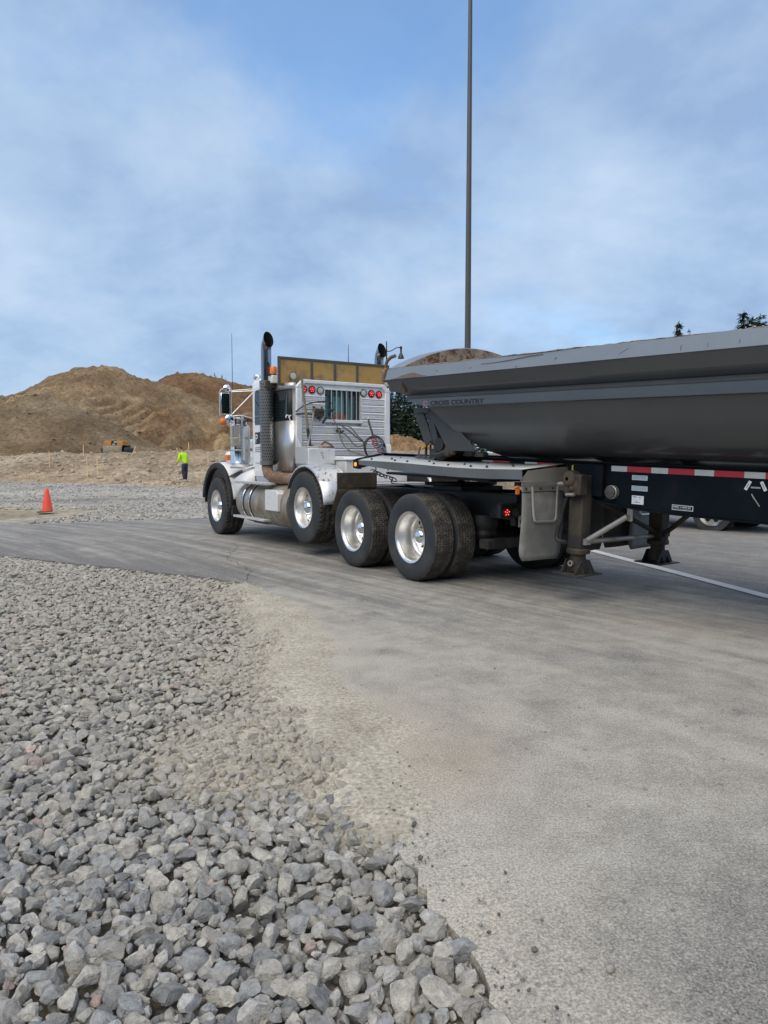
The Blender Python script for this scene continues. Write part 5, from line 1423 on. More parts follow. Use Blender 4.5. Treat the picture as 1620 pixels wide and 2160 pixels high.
# end frame below the nose: slanted post and triangular gusset each side
for s in (1, -1):
    b = B()
    b.add([(x, s * .955, z) for x, z in ((-.40, .868), (-.655, .868), (-1.27, .365), (-.80, .365))] + [(x, s * .925, z) for x, z in ((-.40, .868), (-.655, .868), (-1.27, .365), (-.80, .365))],
          [(0, 1, 2, 3), (7, 6, 5, 4), (0, 4, 5, 1), (1, 5, 6, 2), (2, 6, 7, 3), (3, 7, 4, 0)])
    for k in (.14, .20):
        b.bar((-.62 - k * .2, s * .957, .868), (-1.20 - k * .3, s * .957, .385), .012, .012)
    b.obj('gusset', M['gusset'], trailer, bevel=.004)
    b = B(); b.bar((-.16, s * .90, .87), (-.40, s * .90, .45), .022, .15, up=(1, 0, 0)); b.bar((-.36, s * .86, .86), (-.52, s * .86, .46), .09, .10)
    b.box(-.62, -.14, s * .84, s * .955, .82, .872)
    b.obj('end_post', M['gusset'], trailer, bevel=.005)
    b = B(); b.cyl((-.60, s * .62, .43), (-.60, s * .93, .43), .085, n=20); b.cyl((-.60, s * .58, .36), (-.60, s * .90, .36), .12, n=20); b.box(-.70, -.36, s * .55, s * .85, .285, .38)
    b.tube([(-.70, s * .9, .34), (-.62, s * .95, .30), (-.52, s * .95, .315)], .04, 10)
    b.obj('pivot', M['black'], trailer, bevel=.006)
    b = B(); b.lathe([(.0005, .02), (.05, .015), (.06, 0), (.06, -.04)], (-.78, s * .945, .352), 'y', 18, s); b.lathe([(.0005, .02), (.03, .015), (.04, 0), (.04, -.03)], (-.87, s * .945, .355), 'y', 14, s); b.obj('pin', M['brownsteel'], trailer)
b = B(); b.bar((-.28, .80, .455), (-.18, .84, .375), .035, .03); b.box(-.335, -.27, .79, .82, .43, .475); b.obj('yellow_lever', M['yellowlever'], trailer, bevel=.006)
b = B(); b.box(-.20, -.175, .76, .79, .26, .42); b.box(-.30, -.28, .78, .80, .26, .44); b.box(-.40, -.36, .76, .80, .26, .50); b.tube([(-.13, .82, .40), (-.12, .84, .33), (-.15, .84, .27)], .012, 8); b.obj('latch_post', M['frameblk'], trailer, bevel=.004)
b = B(); b.box(-.36, .02, .62, .78, .235, .285); b.obj('deck_block', M['apron'], trailer, bevel=.006)
for x in (-.78, -.98):
    b = B(); b.prism([(x + .10, .29), (x - .06, .29), (x - .07, .335), (x - .03, .365), (x + .05, .36)], .52, .62); b.obj('bump_pad', M['bare'], trailer, bevel=.008)
# frame
for s in (1, -1):
    web = [(.95, .285), (.95, .16), (.2, .11), (-2.35, .09), (-2.62, -.04), (-2.70, -.088), (-2.95, -.118), (-3.20, -.138), (-3.55, -.150), (XB + .2, -.152), (XB + .2, .285)]
    b = B(); b.prism(web, s * .575, s * .60); f_ = b.obj('frame_rail', M['navy'], trailer, bevel=.003)
    b = B(); b.box(XB + .2, .97, s * .50, s * .635, .285, .297); lo = web[3:10]
    for (xa, za_), (xc, zc) in zip(lo[:-1], lo[1:]): b.bar((xa, s * .57, za_ - .006), (xc, s * .57, zc - .006), .13, .012)
    b.obj('flange', M['navy'], f_, bevel=.003)
    st_ = [-2.84, -3.02, -3.284, -3.458, -3.72, -3.90, -4.167, -4.343, -4.62, -4.80, -5.07, -5.25]
    for i, (p, q) in enumerate(zip(st_[:-1], st_[1:])):
        b = B(); b.box(q, p, s * .6005, s * .603, .211, .263); b.obj('reflective_tape', M['redtape' if i % 2 else 'whitetape'], f_, 0)
    for p, q, c in ((.25, .02, 'whitetape'), (.02, -.24, 'redtape'), (-1.02, -1.20, 'whitetape'), (-1.20, -1.465, 'redtape'), (-1.70, -1.877, 'whitetape'), (-1.877, -2.15, 'redtape')):
        b = B(); b.box(q, p, s * .6005, s * .603, .211, .263); b.obj('reflective_tape', M[c], f_, 0)
    for x, z, rx_, rz_ in ((-2.972, .095, .035, .055), (-3.397, .075, .045, .075), (-3.839, .045, .062, .088), (-4.282, .055, .06, .10)):
        b = B(); V = [(x + rx_ * math.cos(a), s * .6008, z + rz_ * math.sin(a)) for a in np.linspace(0, 2 * math.pi, 20, endpoint=False)]
        W = [(x + rx_ * .93 * math.cos(a), s * .570, z + rz_ * .93 * math.sin(a)) for a in np.linspace(0, 2 * math.pi, 20, endpoint=False)]
        b.rows([V, W], closed=True); b.f.append(tuple(range(20, 40))); b.obj('web_hole', M['dirtysteel'], f_, 60)
for x in (.6, -.5, -1.6, -2.5, -3.5, -4.6, -6, -8, -9.6):
    b = B(); b.box(x - .05, x + .05, -.57, .57, .17, .27); b.obj('crossmember', M['navy'], trailer, bevel=.004)
b = B(); b.box(-1.1, .95, -.55, .55, .0, .035); b.cyl((0, 0, -.08), (0, 0, 0), .045); b.obj('coupler_plate', M['black'], trailer, bevel=.006)
b = B(); b.box(-2.78, -2.66, .60, .66, -.05, .27); b.box(-2.70, -2.40, .56, .64, .0, .27); b.obj('leg_mount', M['navy'], trailer, bevel=.006)
b = B(); b.box(-2.78, -2.66, -.66, -.60, -.05, .27); b.box(-2.70, -2.40, -.64, -.56, .0, .27); b.obj('leg_mount', M['navy'], trailer, bevel=.006)
# stickers on the near rail
def sticker(x0, x1, z0, z1, m, bars, ink, name='sticker'):
    bb = B(); bb.box(x1, x0, .601, .604, z0, z1); o = bb.obj(name, m, trailer, 0)
    if bars:
        q = B(); h = (z1 - z0) / (bars + 1.2)
        for i in range(bars):
            zc = z1 - h * (i + .9); xx = x0 - .012
            while xx > x1 + .014:
                wv = r9.uniform(.006, .022); q.box(max(xx - wv, x1 + .01), xx, .6045, .6052, zc - h * .22, zc + h * .22); xx -= wv + r9.uniform(.002, .005)
        q.obj('print', ink, o, 0)
    return o
sticker(-3.081, -3.249, .137, .183, M['decal'], 4, M['inkgrey']); sticker(-3.082, -3.255, .035, .082, M['decal'], 5, M['inkgrey']); sticker(-3.090, -3.220, -.094, -.012, M['decalwhite'], 0, M['ink'])
b = B()
for x0, x1, z0, z1 in ((-3.10, -3.145, -.030, -.020), (-3.165, -3.195, -.033, -.026), (-3.13, -3.16, -.078, -.068), (-3.168, -3.178, -.08, -.07), (-3.11, -3.125, -.079, -.075), (-3.10, -3.20, -.05, -.049)): b.box(x1, x0, .6045, .6052, z0, z1)
b.obj('print', M['inkgrey'], trailer, 0)
lg = B(); lg.box(-3.725, -3.518, .601, .603, -.113, -.066); lgo = lg.obj('maker_plate', M['decalwhite'], trailer, 0)
b = B(); b.box(-3.719, -3.524, .6031, .6036, -.108, -.071); b.obj('plate_field', M['navy'], lgo, 0)
b = B(); xx = -3.532
while xx > -3.70:
    wv = r9.uniform(.005, .010); b.box(max(xx - wv, -3.712), xx, .6037, .6042, -.090, -.078); xx -= wv + r9.uniform(.0015, .004) + (.008 if abs(xx + 3.585) < .006 or abs(xx + 3.60) < .005 or abs(xx + 3.655) < .006 else 0)
b.box(-3.708, -3.534, .6037, .6042, -.1015, -.099); b.obj('print', M['decal'], lgo, 0)
sticker(-2.354, -2.43, .20, .251, M['yellowdecal'], 2, M['ink'], 'warning_sticker')
for x, z, a in ((-4.205, .150, 62), (-4.335, .150, -62)):
    bb = B(); Mx = Matrix.Translation((x, .606, z)) @ Matrix.Rotation(R(a), 4, 'Y'); bb.box(-.042, .042, -.002, .002, -.0135, .0135, Mx); o = bb.obj('white_tag', M['decalwhite'], trailer, 0)
    q = B(); q.box(-.02, .025, .0022, .003, -.003, .003, Mx); q.obj('print', M['inkgrey'], o, 0)
b = B(); b.box(-4.31, -4.23, .598, .607, .128, .142); b.tube([(-4.24, .605, .08), (-4.262, .61, .05), (-4.29, .61, .015), (-4.31, .60, -.02)], .006, 8); b.obj('tie_strap', M['bare'], trailer)
b = B(); b.lathe([(.068, .0), (.068, .045), (.062, .05)], (-2.875, .60, .004), 'y', 30); cp = b.obj('round_cap', M['bare'], trailer)
b = B(); b.lathe([(.060, .046), (.058, .062), (.045, .068), (.0005, .070)], (-2.875, .60, .004), 'y', 30); b.box(-2.93, -2.82, .664, .674, .0, .008); b.obj('cap_face', M['frameblk'], cp, 50)
# gravel apron over the drive tyres
for s in (1, -1):
    yo = np.linspace(0, 1, 24)
    edge = [(.60 - 2.87 * t, .205 - .012 * math.sin(t * 3.1) * 1 + (.010 * math.sin(t * 6.5))) for t in yo]
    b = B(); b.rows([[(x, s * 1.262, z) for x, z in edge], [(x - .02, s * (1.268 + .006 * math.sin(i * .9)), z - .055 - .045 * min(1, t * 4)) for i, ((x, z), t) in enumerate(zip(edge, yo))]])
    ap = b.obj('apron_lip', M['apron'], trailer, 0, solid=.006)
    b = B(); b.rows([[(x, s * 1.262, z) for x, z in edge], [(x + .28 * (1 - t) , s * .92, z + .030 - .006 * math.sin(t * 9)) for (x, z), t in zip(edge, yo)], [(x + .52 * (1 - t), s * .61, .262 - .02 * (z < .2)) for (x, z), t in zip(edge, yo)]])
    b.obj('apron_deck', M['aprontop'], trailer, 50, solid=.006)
    for k in range(11):
        t = .10 + k * .085; i = int(t * 23); x, z = edge[i]
        q = B(); q.lathe([(.016, 0), (.014, .012), (.006, .024), (.0005, .026)], (x + .10, s * (1.16 if k % 3 != 1 else 1.02), z + (.010 if k % 3 != 1 else .022)), 'z', 8); q.obj('bolt', M['ink'], trailer)
    for k in range(6):
        t = .2 + k * .14; i = int(t * 23); x, z = edge[i]
        q = B(); q.lathe([(.012, 0), (.010, .010), (.0005, .016)], (x + .2, s * .80, z + .038), 'z', 8); q.obj('bolt', M['ink'], trailer)
    b = B(); b.prism([(.60, .20), (.74, .215), (.74, .10), (.62, .09)], s * 1.20, s * 1.255); b.bar((.70, s * 1.22, .18), (1.02, s * .62, .24), .05, .09); b.bar((.70, s * 1.22, .205), (1.0, s * .62, .262), .09, .012); b.obj('apron_nose', M['navy'], trailer, bevel=.004)
    b = B(); b.prism([(.72, .19), (.30, .20), (.18, .185), (.62, .09)], s * 1.245, s * 1.262); b.obj('nose_cheek', M['navy'], trailer, bevel=.003)
    l = B(); l.lathe([(.028, -.004), (.026, .010), (.014, .018), (.0005, .02)], (.665, s * 1.262, .150), 'y', 20, s); l.obj('amber_side_lamp', M['amberlit' if s > 0 else 'amber'], trailer, 50)
    l = B(); l.lathe([(.040, -.004), (.040, .008), (.029, .009)], (.665, s * 1.258, .150), 'y', 20, s); l.obj('lamp_bezel', M['ink'], trailer, 50)
    # sloping rear plate, bracket and mudflap
    b = B(); b.rows([[(-2.265, s * 1.275, .095), (-2.285, s * 1.19, .195), (-2.30, s * .86, .222), (-2.30, s * .54, .236)], [(-2.29, s * 1.275, .085), (-2.30, s * 1.10, .082), (-2.31, s * .86, .082), (-2.31, s * .56, .085)]]); b.obj('rear_plate', M['bare'], trailer, 0, solid=.005)
    b = B(); b.rows([[(-2.29, s * 1.275, .085), (-2.31, s * .58, .084)], [(-2.255, s * 1.25, .035), (-2.265, s * .60, .035)]]); b.obj('angle_strip', M['silver'], trailer, 0, solid=.005)
    b = B(); b.box(-2.31, -2.20, s * .525, s * .535, .075, .235); b.box(-2.312, -2.302, s * .52, s * .59, .08, .236); b.obj('end_plate', M['white'], trailer, bevel=.003)
    b = B(); b.lathe([(.0005, -.014), (.010, -.011), (.012, 0)], (-2.314, s * .565, .205), 'x', 10); b.obj('bolt', M['frameblk'], trailer)
    b = B(); b.box(-2.268, -2.245, s * .60, s * 1.235, -.018, .036); b.obj('flap_bar', M['bare'], trailer, bevel=.003)
    for y in (1.19, .98, .79): q = B(); q.lathe([(.0005, -.012), (.010, -.010), (.012, 0)], (-2.27, s * y, .010), 'x', 10); q.obj('bolt', M['brownsteel'], trailer)
    rows = []
    for i, z in enumerate(np.linspace(-.015, -.735, 15)):
        ins_ = 0 if i < 13 else (.012, .05)[i - 13]
        rows.append([(-2.25 - .010 * math.sin(i * .35) + .004 * math.sin(j * 1.1 + i * .2), s * (1.225 - ins_ - (.625 - 2 * ins_) * j / 8), z - .012 * (j - 4) / 8 * (i > 10)) for j in range(9)])
    b = B(); b.rows(rows); b.obj('mudflap', M['flap'], trailer, 25, solid=.009)
    b = B(); b.tube([(-2.282, s * 1.115, .034), (-2.285, s * 1.10, -.15), (-2.285, s * 1.085, -.25), (-2.285, s * 1.065, -.315), (-2.285, s * 1.04, -.328), (-2.285, s * .775, -.333), (-2.285, s * .745, -.318), (-2.285, s * .737, -.28), (-2.282, s * .73, .034)], .012, 8); b.obj('flap_stay', M['silver'], trailer)
    b = B(); b.box(-2.245, -2.225, s * 1.255, s * 1.30, -.045, .04); b.bar((-2.235, s * 1.25, .01), (-2.235, s * 1.33, .02), .02); b.obj('red_marker', M['amber'], trailer, bevel=.004)
# dark centre flaps and crossbar lamp under the tail of the apron
for y0, y1, z1 in ((.18, -.20, -.71), (-.22, -.78, -.70)):
    rows = []
    for i, z in enumerate(np.linspace(.02, z1, 10)):
        ins_ = 0 if i < 9 else .05
        rows.append([(-2.18 + .01 * math.sin(j + i * .3), y0 - ins_ * .8 + (y1 - y0 + 1.6 * ins_) * j / 6, z) for j in range(7)])
    b = B(); b.rows(rows); b.obj('centre_flap', M['flapdark'], trailer, 60, solid=.014)
b = B(); b.box(-2.24, -2.16, -1.25, 1.25, .03, .075); b.obj('flap_beam', M['navy'], trailer, bevel=.005)
# landing gear
for s in (1, -1):
    L0 = empty('landing_leg', (-2.56, s * .70, 0), parent=trailer)
    b = B(); b.box(-.085, .085, -.075, .075, -.60, .16); b.obj('leg_tube', M['dirtysteel'], L0, bevel=.012)
    b = B(); b.lathe([(.10, -.64), (.118, -.635), (.12, -.60), (.11, -.585), (.09, -.58)], (0, 0, 0), 'z', 24); b.cyl((0, 0, -.82), (0, 0, -.63), .078, n=20); b.obj('inner_leg', M['brownsteel'], L0)
    b = B()
    for q in (-.055, .055):
        b.prism([(-.05, -.68), (.05, -.68), (.14, -.835), (-.14, -.835)], q - .006, q + .006, 'y')
    b.prism([(-.07, -.70), (.07, -.70), (.16, -.835), (-.16, -.835)], .085, .097, 'x'); b.prism([(-.07, -.70), (.07, -.70), (.16, -.835), (-.16, -.835)], -.097, -.085, 'x')
    b.box(-.17, .17, -.19, .19, -.85, -.836); b.obj('foot', M['dirtysteel'] if s > 0 else M['black'], L0, bevel=.004)
    b = B(); b.lathe([(.018, -.012), (.030, -.012), (.030, .012), (.018, .012)], (.0, s * .11, -.735), 'y', 14); b.obj('foot_bolt', M['bare'], L0)
    if s > 0:
        b = B(); b.box(-.11, .10, .03, .15, -.04, .17); b.lathe([(.02, .02), (.085, .03), (.088, .13), (.06, .16), (.02, .165)], (.035, .02, .12), 'y', 22); b.lathe([(.0005, .172), (.028, .17), (.032, .15)], (.0, 0, .02), 'y', 14); b.obj('gearbox', M['brownsteel'], L0, bevel=.014)
        b = B(); b.cyl((.06, .12, .075), (.19, .12, .06), .022, n=12); b.tube([(.045, .17, -.04), (-.06, .18, -.03)], .018, 8); b.obj('crank_shaft', M['bare'], L0)
        b = B(); b.tube([(.02, .20, -.07), (.06, .205, -.22), (.10, .21, -.40), (.115, .21, -.46), (.10, .215, -.50), (.05, .22, -.508), (-.03, .23, -.505)], .020, 10); b.obj('crank_handle', M['black'], L0, 60)
b = B(); b.tube([(-2.60, .66, -.52), (-2.54, -.66, -.545)], .026, 12); b.obj('cross_tube', M['bare'], trailer)
b = B(); b.tube([(-2.60, .60, -.06), (-2.56, -.64, -.50)], .026, 12); b.obj('cross_brace', M['dirtysteel'], trailer)
for s in (1, -1):
    b = B(); b.tube([(-2.655, s * .70, -.50), (-3.03, s * .575, -.225)], .027, 14, cap=False); b.box(-3.07, -3.01, s * .54, s * .552, -.27, -.13); b.box(-2.68, -2.63, s * .66, s * .74, -.54, -.48); b.obj('drag_brace', M['bare'] if s > 0 else M['brownsteel'], trailer, 50)
# rear bogie, out of the photograph but carrying the trailer
for x in (-8.9, -10.2):
    z = .525 - 1.22 - x * math.sin(R(1.9)) * 1.0
    b = B(); b.cyl((x, -.8, z), (x, .8, z), .08, n=12); b.box(x - .08, x + .08, -.55, .55, z, -.15); b.obj('axle', M['navy'], trailer)
    for s in (1, -1):
        for kind, y in (('dual', 1.25), ('inner', .925)):
            w = make_wheel(kind, trailer); w.location = (x, s * y, z)
            if s < 0: w.rotation_euler = (0, 0, R(180))
# tarpaulin arm standing off the nose corner
b = B(); b.tube([(.10, 1.12, 1.16), (.13, 1.18, 1.24), (.13, 1.20, 1.33), (.13, 1.20, 1.40), (.11, 1.19, 1.46), (.06, 1.17, 1.50), (.0, 1.15, 1.515)], .022, 10); b.obj('tarp_arm', M['rust'], trailer, 60)
b = B(); b.prism([(1.262, 1.20), (1.262, 1.33), (1.22, 1.37), (1.17, 1.36), (1.20, 1.26), (1.21, 1.19)], .07, .13, 'x'); b.lathe([(.0005, .14), (.04, .14), (.045, .05)], (0, 1.10, 1.12), 'x', 14); b.obj('nose_bracket', M['rust'], trailer, bevel=.006)
# ---------------------------------------------------------------- things on and beside the tractor
def on_truck(p): return truck_M @ Vector(p)
truck_M = Matrix.Translation((1.3583, 9.3541, 0)) @ Matrix.Rotation(R(90 + 32.58), 4, 'Z')
def free(name, p): return empty(name, on_truck(p), (0, 0, R(90 + 32.58)))
def spline(pts, k=6):
    P = [Vector(p) for p in pts]; out = []
    for i in range(len(P) - 1):
        p0 = P[max(i - 1, 0)]; p1 = P[i]; p2 = P[i + 1]; p3 = P[min(i + 2, len(P) - 1)]
        for t in np.linspace(0, 1, k, endpoint=False):
            out.append(.5 * ((2 * p1) + (p2 - p0) * t + (2 * p0 - 5 * p1 + 4 * p2 - p3) * t * t + (-p0 + 3 * p1 - 3 * p2 + p3) * t ** 3))
    return out + [P[-1]]
# wooden handled shovel standing in the tray
sh = free('shovel', (3.40, .80, 1.64)); tag(sh, 'long wooden handled shovel standing upright in the deck tray against the rack', 'shovel')
b = B(); b.tube([(.05, .175, 1.20), (.06, .12, .80), (.07, .06, .40), (.08, .02, .10)], [.020, .021, .021, .018], 10); b.obj('handle', M['wood'], sh, 60)
b = B(); b.tube([(.075, .05, .32), (.085, .0, .0)], .024, 10); b.rows([[(.08 + .01 * math.cos(t), .0 + .10 * t * w, z) for t in np.linspace(-1, 1, 7)] for z, w in ((.06, .6), (.0, 1.0), (-.10, 1.0), (-.18, .8), (-.24, .3))]); b.obj('blade', M['brownsteel'], sh, 50, solid=.006)
ba = free('pry_bar', (3.42, .74, 1.64)); tag(ba, 'thin worn steel bar leaning across the shovel in the deck tray', 'pry bar')
b = B(); b.tube([(.02, .02, .58), (.03, .06, .30), (.05, .12, .0)], .016, 8); b.obj('shaft', M['bare'], ba, 60); b = B(); b.tube([(.02, .02, .58), (.0, .0, .63), (-.03, -.02, .64)], .018, 8); b.obj('hook_end', M['rust'], ba, 60)
hk = free('pull_hook', (3.35, 1.0, 1.64)); tag(hk, 'white hooked pull rod leaning beside the rack edge', 'pull rod')
b = B(); b.tube([(.0, .04, .0), (.16, .16, .49)], .008, 8); b.obj('rod', M['decalwhite'], hk, 60); b = B(); b.tube(spline([(.16, .16, .48), (.165, .165, .51), (.165, .19, .525), (.165, .21, .505), (.165, .212, .48)]), .008, 8); b.tube(spline([(.16, .16, .48), (.16, .145, .515), (.16, .125, .52)]), .008, 8); b.obj('hook', M['decalwhite'], hk, 60)
gl = free('gloves', (3.30, .70, 1.65)); tag(gl, 'brown lump of rags and gloves lying on the deck tray', 'rags')
b = B()
for i in range(9):
    p = Vector((r9.normal(0, .07), r9.normal(0, .11), .0)); b.lathe([(.0005, .035), (.03, .028), (.045, .0), (.04, -.02)], p, 'z', 9)
b.tube(spline([(.0, .0, .03), (.02, -.07, .09), (.0, -.16, .06), (-.02, -.22, .0)]), .016, 8); b.obj('cloth', M['rust'], gl, 60)
# hose ring and coiled air lines hanging on the rack
hr = free('hose_ring', (3.50, -.43, 1.455)); tag(hr, 'black rubber hose coiled into a ring against the headache rack', 'hose')
b = B()
for k in range(4):
    o = (.02 * k - .03, .012 * math.sin(k * 2), .195 + .006 * k); rr = .195 + .008 * math.cos(k * 3)
    b.tube([(o[0] + .01 * math.sin(3 * a), o[1] + rr * math.cos(a), o[2] + rr * math.sin(a)) for a in np.linspace(0, 2 * math.pi, 40, endpoint=False)], .015, 8, closed=True)
b.obj('loop', M['hose'], hr, 60)
b = B(); b.tube(spline([(.16, .02, .70), (.10, .035, .60), (.02, .03, .46), (.0, .02, .38)]), .017, 10); b.obj('tail', M['hose'], hr, 60); b = B(); b.tube([(.17, .02, .74), (.12, .03, .52)], .013, 8); b.obj('hanger', M['brushed'], hr, 60)
def coil(name, p, m, label, axis, turns, r, length, ofs):
    o = free(name, p); tag(o, label, 'air line')
    pts = []
    for i in range(turns * 14 + 1):
        t = i / (turns * 14); a = 2 * math.pi * turns * t
        c = Vector((-.02 + ofs[0] * t, ofs[1] * t + .03 * math.sin(5 * t), length * (1 - t) + .05 + ofs[2] * t * t))
        pts.append(c + Vector((.25 * r * math.sin(a) + .02 * math.cos(a * .3), r * math.cos(a), .35 * r * math.sin(a + .6) + .2 * r * math.sin(a))))
    bb = B(); bb.tube(pts, .0085, 6); bb.obj('coil', m, o, 60)
    bb = B(); bb.tube(spline([pts[-1], pts[-1] + Vector((-.05, .02, -.05)), pts[-1] + Vector((-.5, .05, -.06)), pts[-1] + Vector((-1.1, .1, -.12))]), .0085, 6); bb.obj('lead', m, o, 60)
    return o
coil('air_line', (3.44, -.37, 1.45), M['redhose'], 'red coiled air line hanging in front of the hose ring', 'z', 9, .060, .33, (-.05, -.16, -.02))
coil('air_line', (3.42, -.47, 1.45), M['bluehose'], 'grey coiled air line hanging beside the red one', 'z', 10, .055, .30, (-.10, -.08, -.04))
coil('air_line', (2.35, .30, 1.13), M['hose'], 'black coiled air line sagging under the trailer apron', 'z', 6, .05, .10, (-.45, -.05, -.03))

# ---------------------------------------------------------------- pole, lamp, cone, stakes
def flat_tube(bb, a, b_, r0, r1, n):
    return bb.tube([a, b_], [r0, r1], n)
py = 31.0; pp = empty('light_pole', (PX(984.2, py), py, .1)); tag(pp, 'very tall tapered bronze steel pole rising behind the dump tub', 'pole')
b = B(); b.tube([(0, 0, 0), (0, 0, 26.)], [.150, .062], 8, cap=True); b.obj('shaft', M['pole'], pp, 20)
b = B(); b.bar((.150 * .78, -.150 * .78, .6), (.062 * .78, -.062 * .78, 26), .016, .016); b.obj('seam', M['frameblk'], pp, 0)
b = B(); b.box(-.24, .24, -.24, .24, -.15, .04); b.obj('base_plate', M['pole'], pp, bevel=.02)
for s in (1, -1):
    b = B(); b.box(s * .2, s * .75, -.16, .16, 25.7, 25.82); b.bar((0, 0, 25.85), (s * .3, 0, 25.8), .06); b.obj('luminaire', M['pole'], pp, bevel=.02)
ly = 44.; lp = empty('street_lamp', (PX(815.3, ly), ly, .1)); tag(lp, 'thin black street lamp with curved arm and bell shaped shade', 'street lamp')
b = B(); b.tube([(0, 0, 0), (0, 0, .9), (0, 0, 1.0), (0, 0, 6.9), (0, 0, 8.45)], [.11, .10, .062, .052, .03], 12); b.lathe([(.03, 7.92), (.055, 7.95), (.03, 7.99)], (0, 0, 0), 'z', 10); b.obj('post', M['lampblk'], lp, 60)
b = B(); b.tube(spline([(-.13, 0, 7.87), (0, 0, 7.87), (.22, 0, 7.87), (.42, 0, 7.97), (.60, 0, 8.07), (.82, 0, 8.09)]), .028, 8); b.obj('arm', M['lampblk'], lp, 60)
b = B(); b.lathe([(.02, 8.17), (.07, 8.14), (.075, 8.02), (.055, 8.0), (.058, 7.75), (.09, 7.72), (.11, 7.66), (.175, 7.52), (.19, 7.44), (.17, 7.43), (.02, 7.60)], (.86, 0, 0), 'z', 20); b.obj('lamp_shade', M['lampblk'], lp, 60)
cn = empty('traffic_cone', (-9.5, 20.55, -.005), (0, 0, R(20))); tag(cn, 'orange traffic cone standing on the gravel shoulder', 'traffic cone')
b = B(); b.lathe([(.150, .03), (.146, .06), (.138, .10), (.09, .40), (.050, .63), (.038, .665), (.012, .68), (.0005, .68)], (0, 0, 0), 'z', 28); b.obj('body', M['cone'], cn, 60)
b = B(); b.box(-.20, .20, -.20, .20, .0, .022, Matrix.Translation((-.06, 0, .012)) @ Matrix.Rotation(R(-4), 4, 'Y')); b.obj('foot', M['blackrub'], cn, bevel=.01)
STK = [(178, 938, 962, 51, 0, 0), (106, 952, 968, 49, 0, 0), (186, 964, 996, 42.6, .06, 0), (207, 968, 996, 42.6, .04, 0), (281, 940, 956, 52, -.75, 0), (400, 934, 953, 50, .06, 0), (377, 947, 953, 50, .9, 0), (440, 964, 995, 42.6, 0, 0), (402, 968, 985, 46, 0, 0)]
lab = ['wooden survey stake on the small mound top of the berm', 'faint wooden survey stake at far left of the berm', 'left one of two wooden stakes side by side low on the berm', 'right one of two wooden stakes side by side low on the berm', 'wooden stake leaning far over beside the yellow machine', 'upright wooden stake on the berm crest right of the worker', 'wooden stake leaning low just behind the head of the worker', 'wooden stake beside the front wing of the tractor', 'thin short stake on the berm behind the worker']
for (px, p1, p0, Y, lean, _), lb in zip(STK[:8], lab):
    x = PX(px, Y); h = (p0 - p1) / 1539.17 * Y; zt = max(hz(x, Y), PZ(p0, Y) - .2)
    if hz(x, Y) < zt - .05: zt = hz(x, Y)
    o = empty('survey_stake', (x, Y, hz(x, Y) - .05)); tag(o, lb, 'stake', 'survey stakes on the berm')
    h = max(h, PZ(p1, Y) - hz(x, Y)) if abs(lean) < .3 else h
    b = B(); b.bar((0, 0, 0), (-lean * h * .6, 0, h + .05), .05, .025, up=(0, 1, 0)); b.obj('board', M['stake'], o, 0)

# ---------------------------------------------------------------- earth mover on the flat behind the berm
Ym = 61.; em = empty('earth_mover', (PX(243, Ym), Ym, hz(PX(243, Ym), Ym) - .25), (0, 0, R(-3))); zb = PZ(952, Ym) - em.location.z
tag(em, 'yellow tracked machine with mud caked blade parked below the spoil heap', 'bulldozer')
M['machine'] = mat('dirty_orange_paint', (.52, .22, .03), .55, var=.2, vscale=3, col2=(.30, .19, .09), c2scale=3, c2lo=.5, c2hi=.7)
M['blade'] = mat('muddy_blade', (.30, .25, .18), .8, var=.2, vscale=3, col2=(.20, .15, .09), c2scale=3, c2lo=.45, c2hi=.65)
b = B(); b.rows([[(x, -.3 - .10 * math.sin(t * math.pi), zb - .35 + .82 * t) for x in (-.80, -.4, 0, .4, .80)] for t in np.linspace(0, 1, 7)]); b.obj('blade', M['blade'], em, 50, solid=.05)
b = B(); b.box(-.78, -.22, -.1, 1.2, zb + .48, zb + .86); b.box(.26, .78, -.1, 1.2, zb + .48, zb + .86); b.box(-.22, .26, .1, 1.5, zb + .2, zb + .70); b.obj('hull', M['machine'], em, bevel=.03)
b = B(); b.box(-.20, .22, .0, .10, zb + .46, zb + .88); b.obj('grille', M['ink'], em, bevel=.01)
b = B(); b.box(-.16, .10, -.02, -.002, zb + .56, zb + .62); b.box(-.04, .24, -.02, -.002, zb + .74, zb + .80); b.obj('grab_rail', M['decalwhite'], em, 0)
for s in (1, -1):
    b = B(); b.prism([(s * .80 + s * .02, 0)] if False else [(-.1, zb - .35), (1.5, zb - .35), (1.75, zb - .1), (1.5, zb + .25), (-.1, zb + .25), (-.35, zb - .05)], s * .84, s * 1.16, 'x') if False else b.box(s * .82, s * 1.14, -.15, 1.6, zb - .35, zb + .30); b.obj('track', M['dirtysteel'], em, bevel=.12)
b = B(); b.box(-.7, .7, .9, 1.7, zb - .2, zb + .55); b.obj('engine_block', M['dirtysteel'], em, bevel=.03)

# ---------------------------------------------------------------- pickup seen under the trailer
pk = empty('parked_pickup', (6.78, 15.07, 0), (0, 0, R(90 + 40))); tag(pk, 'silver pickup parked on the asphalt beyond the trailer frame', 'pickup truck')
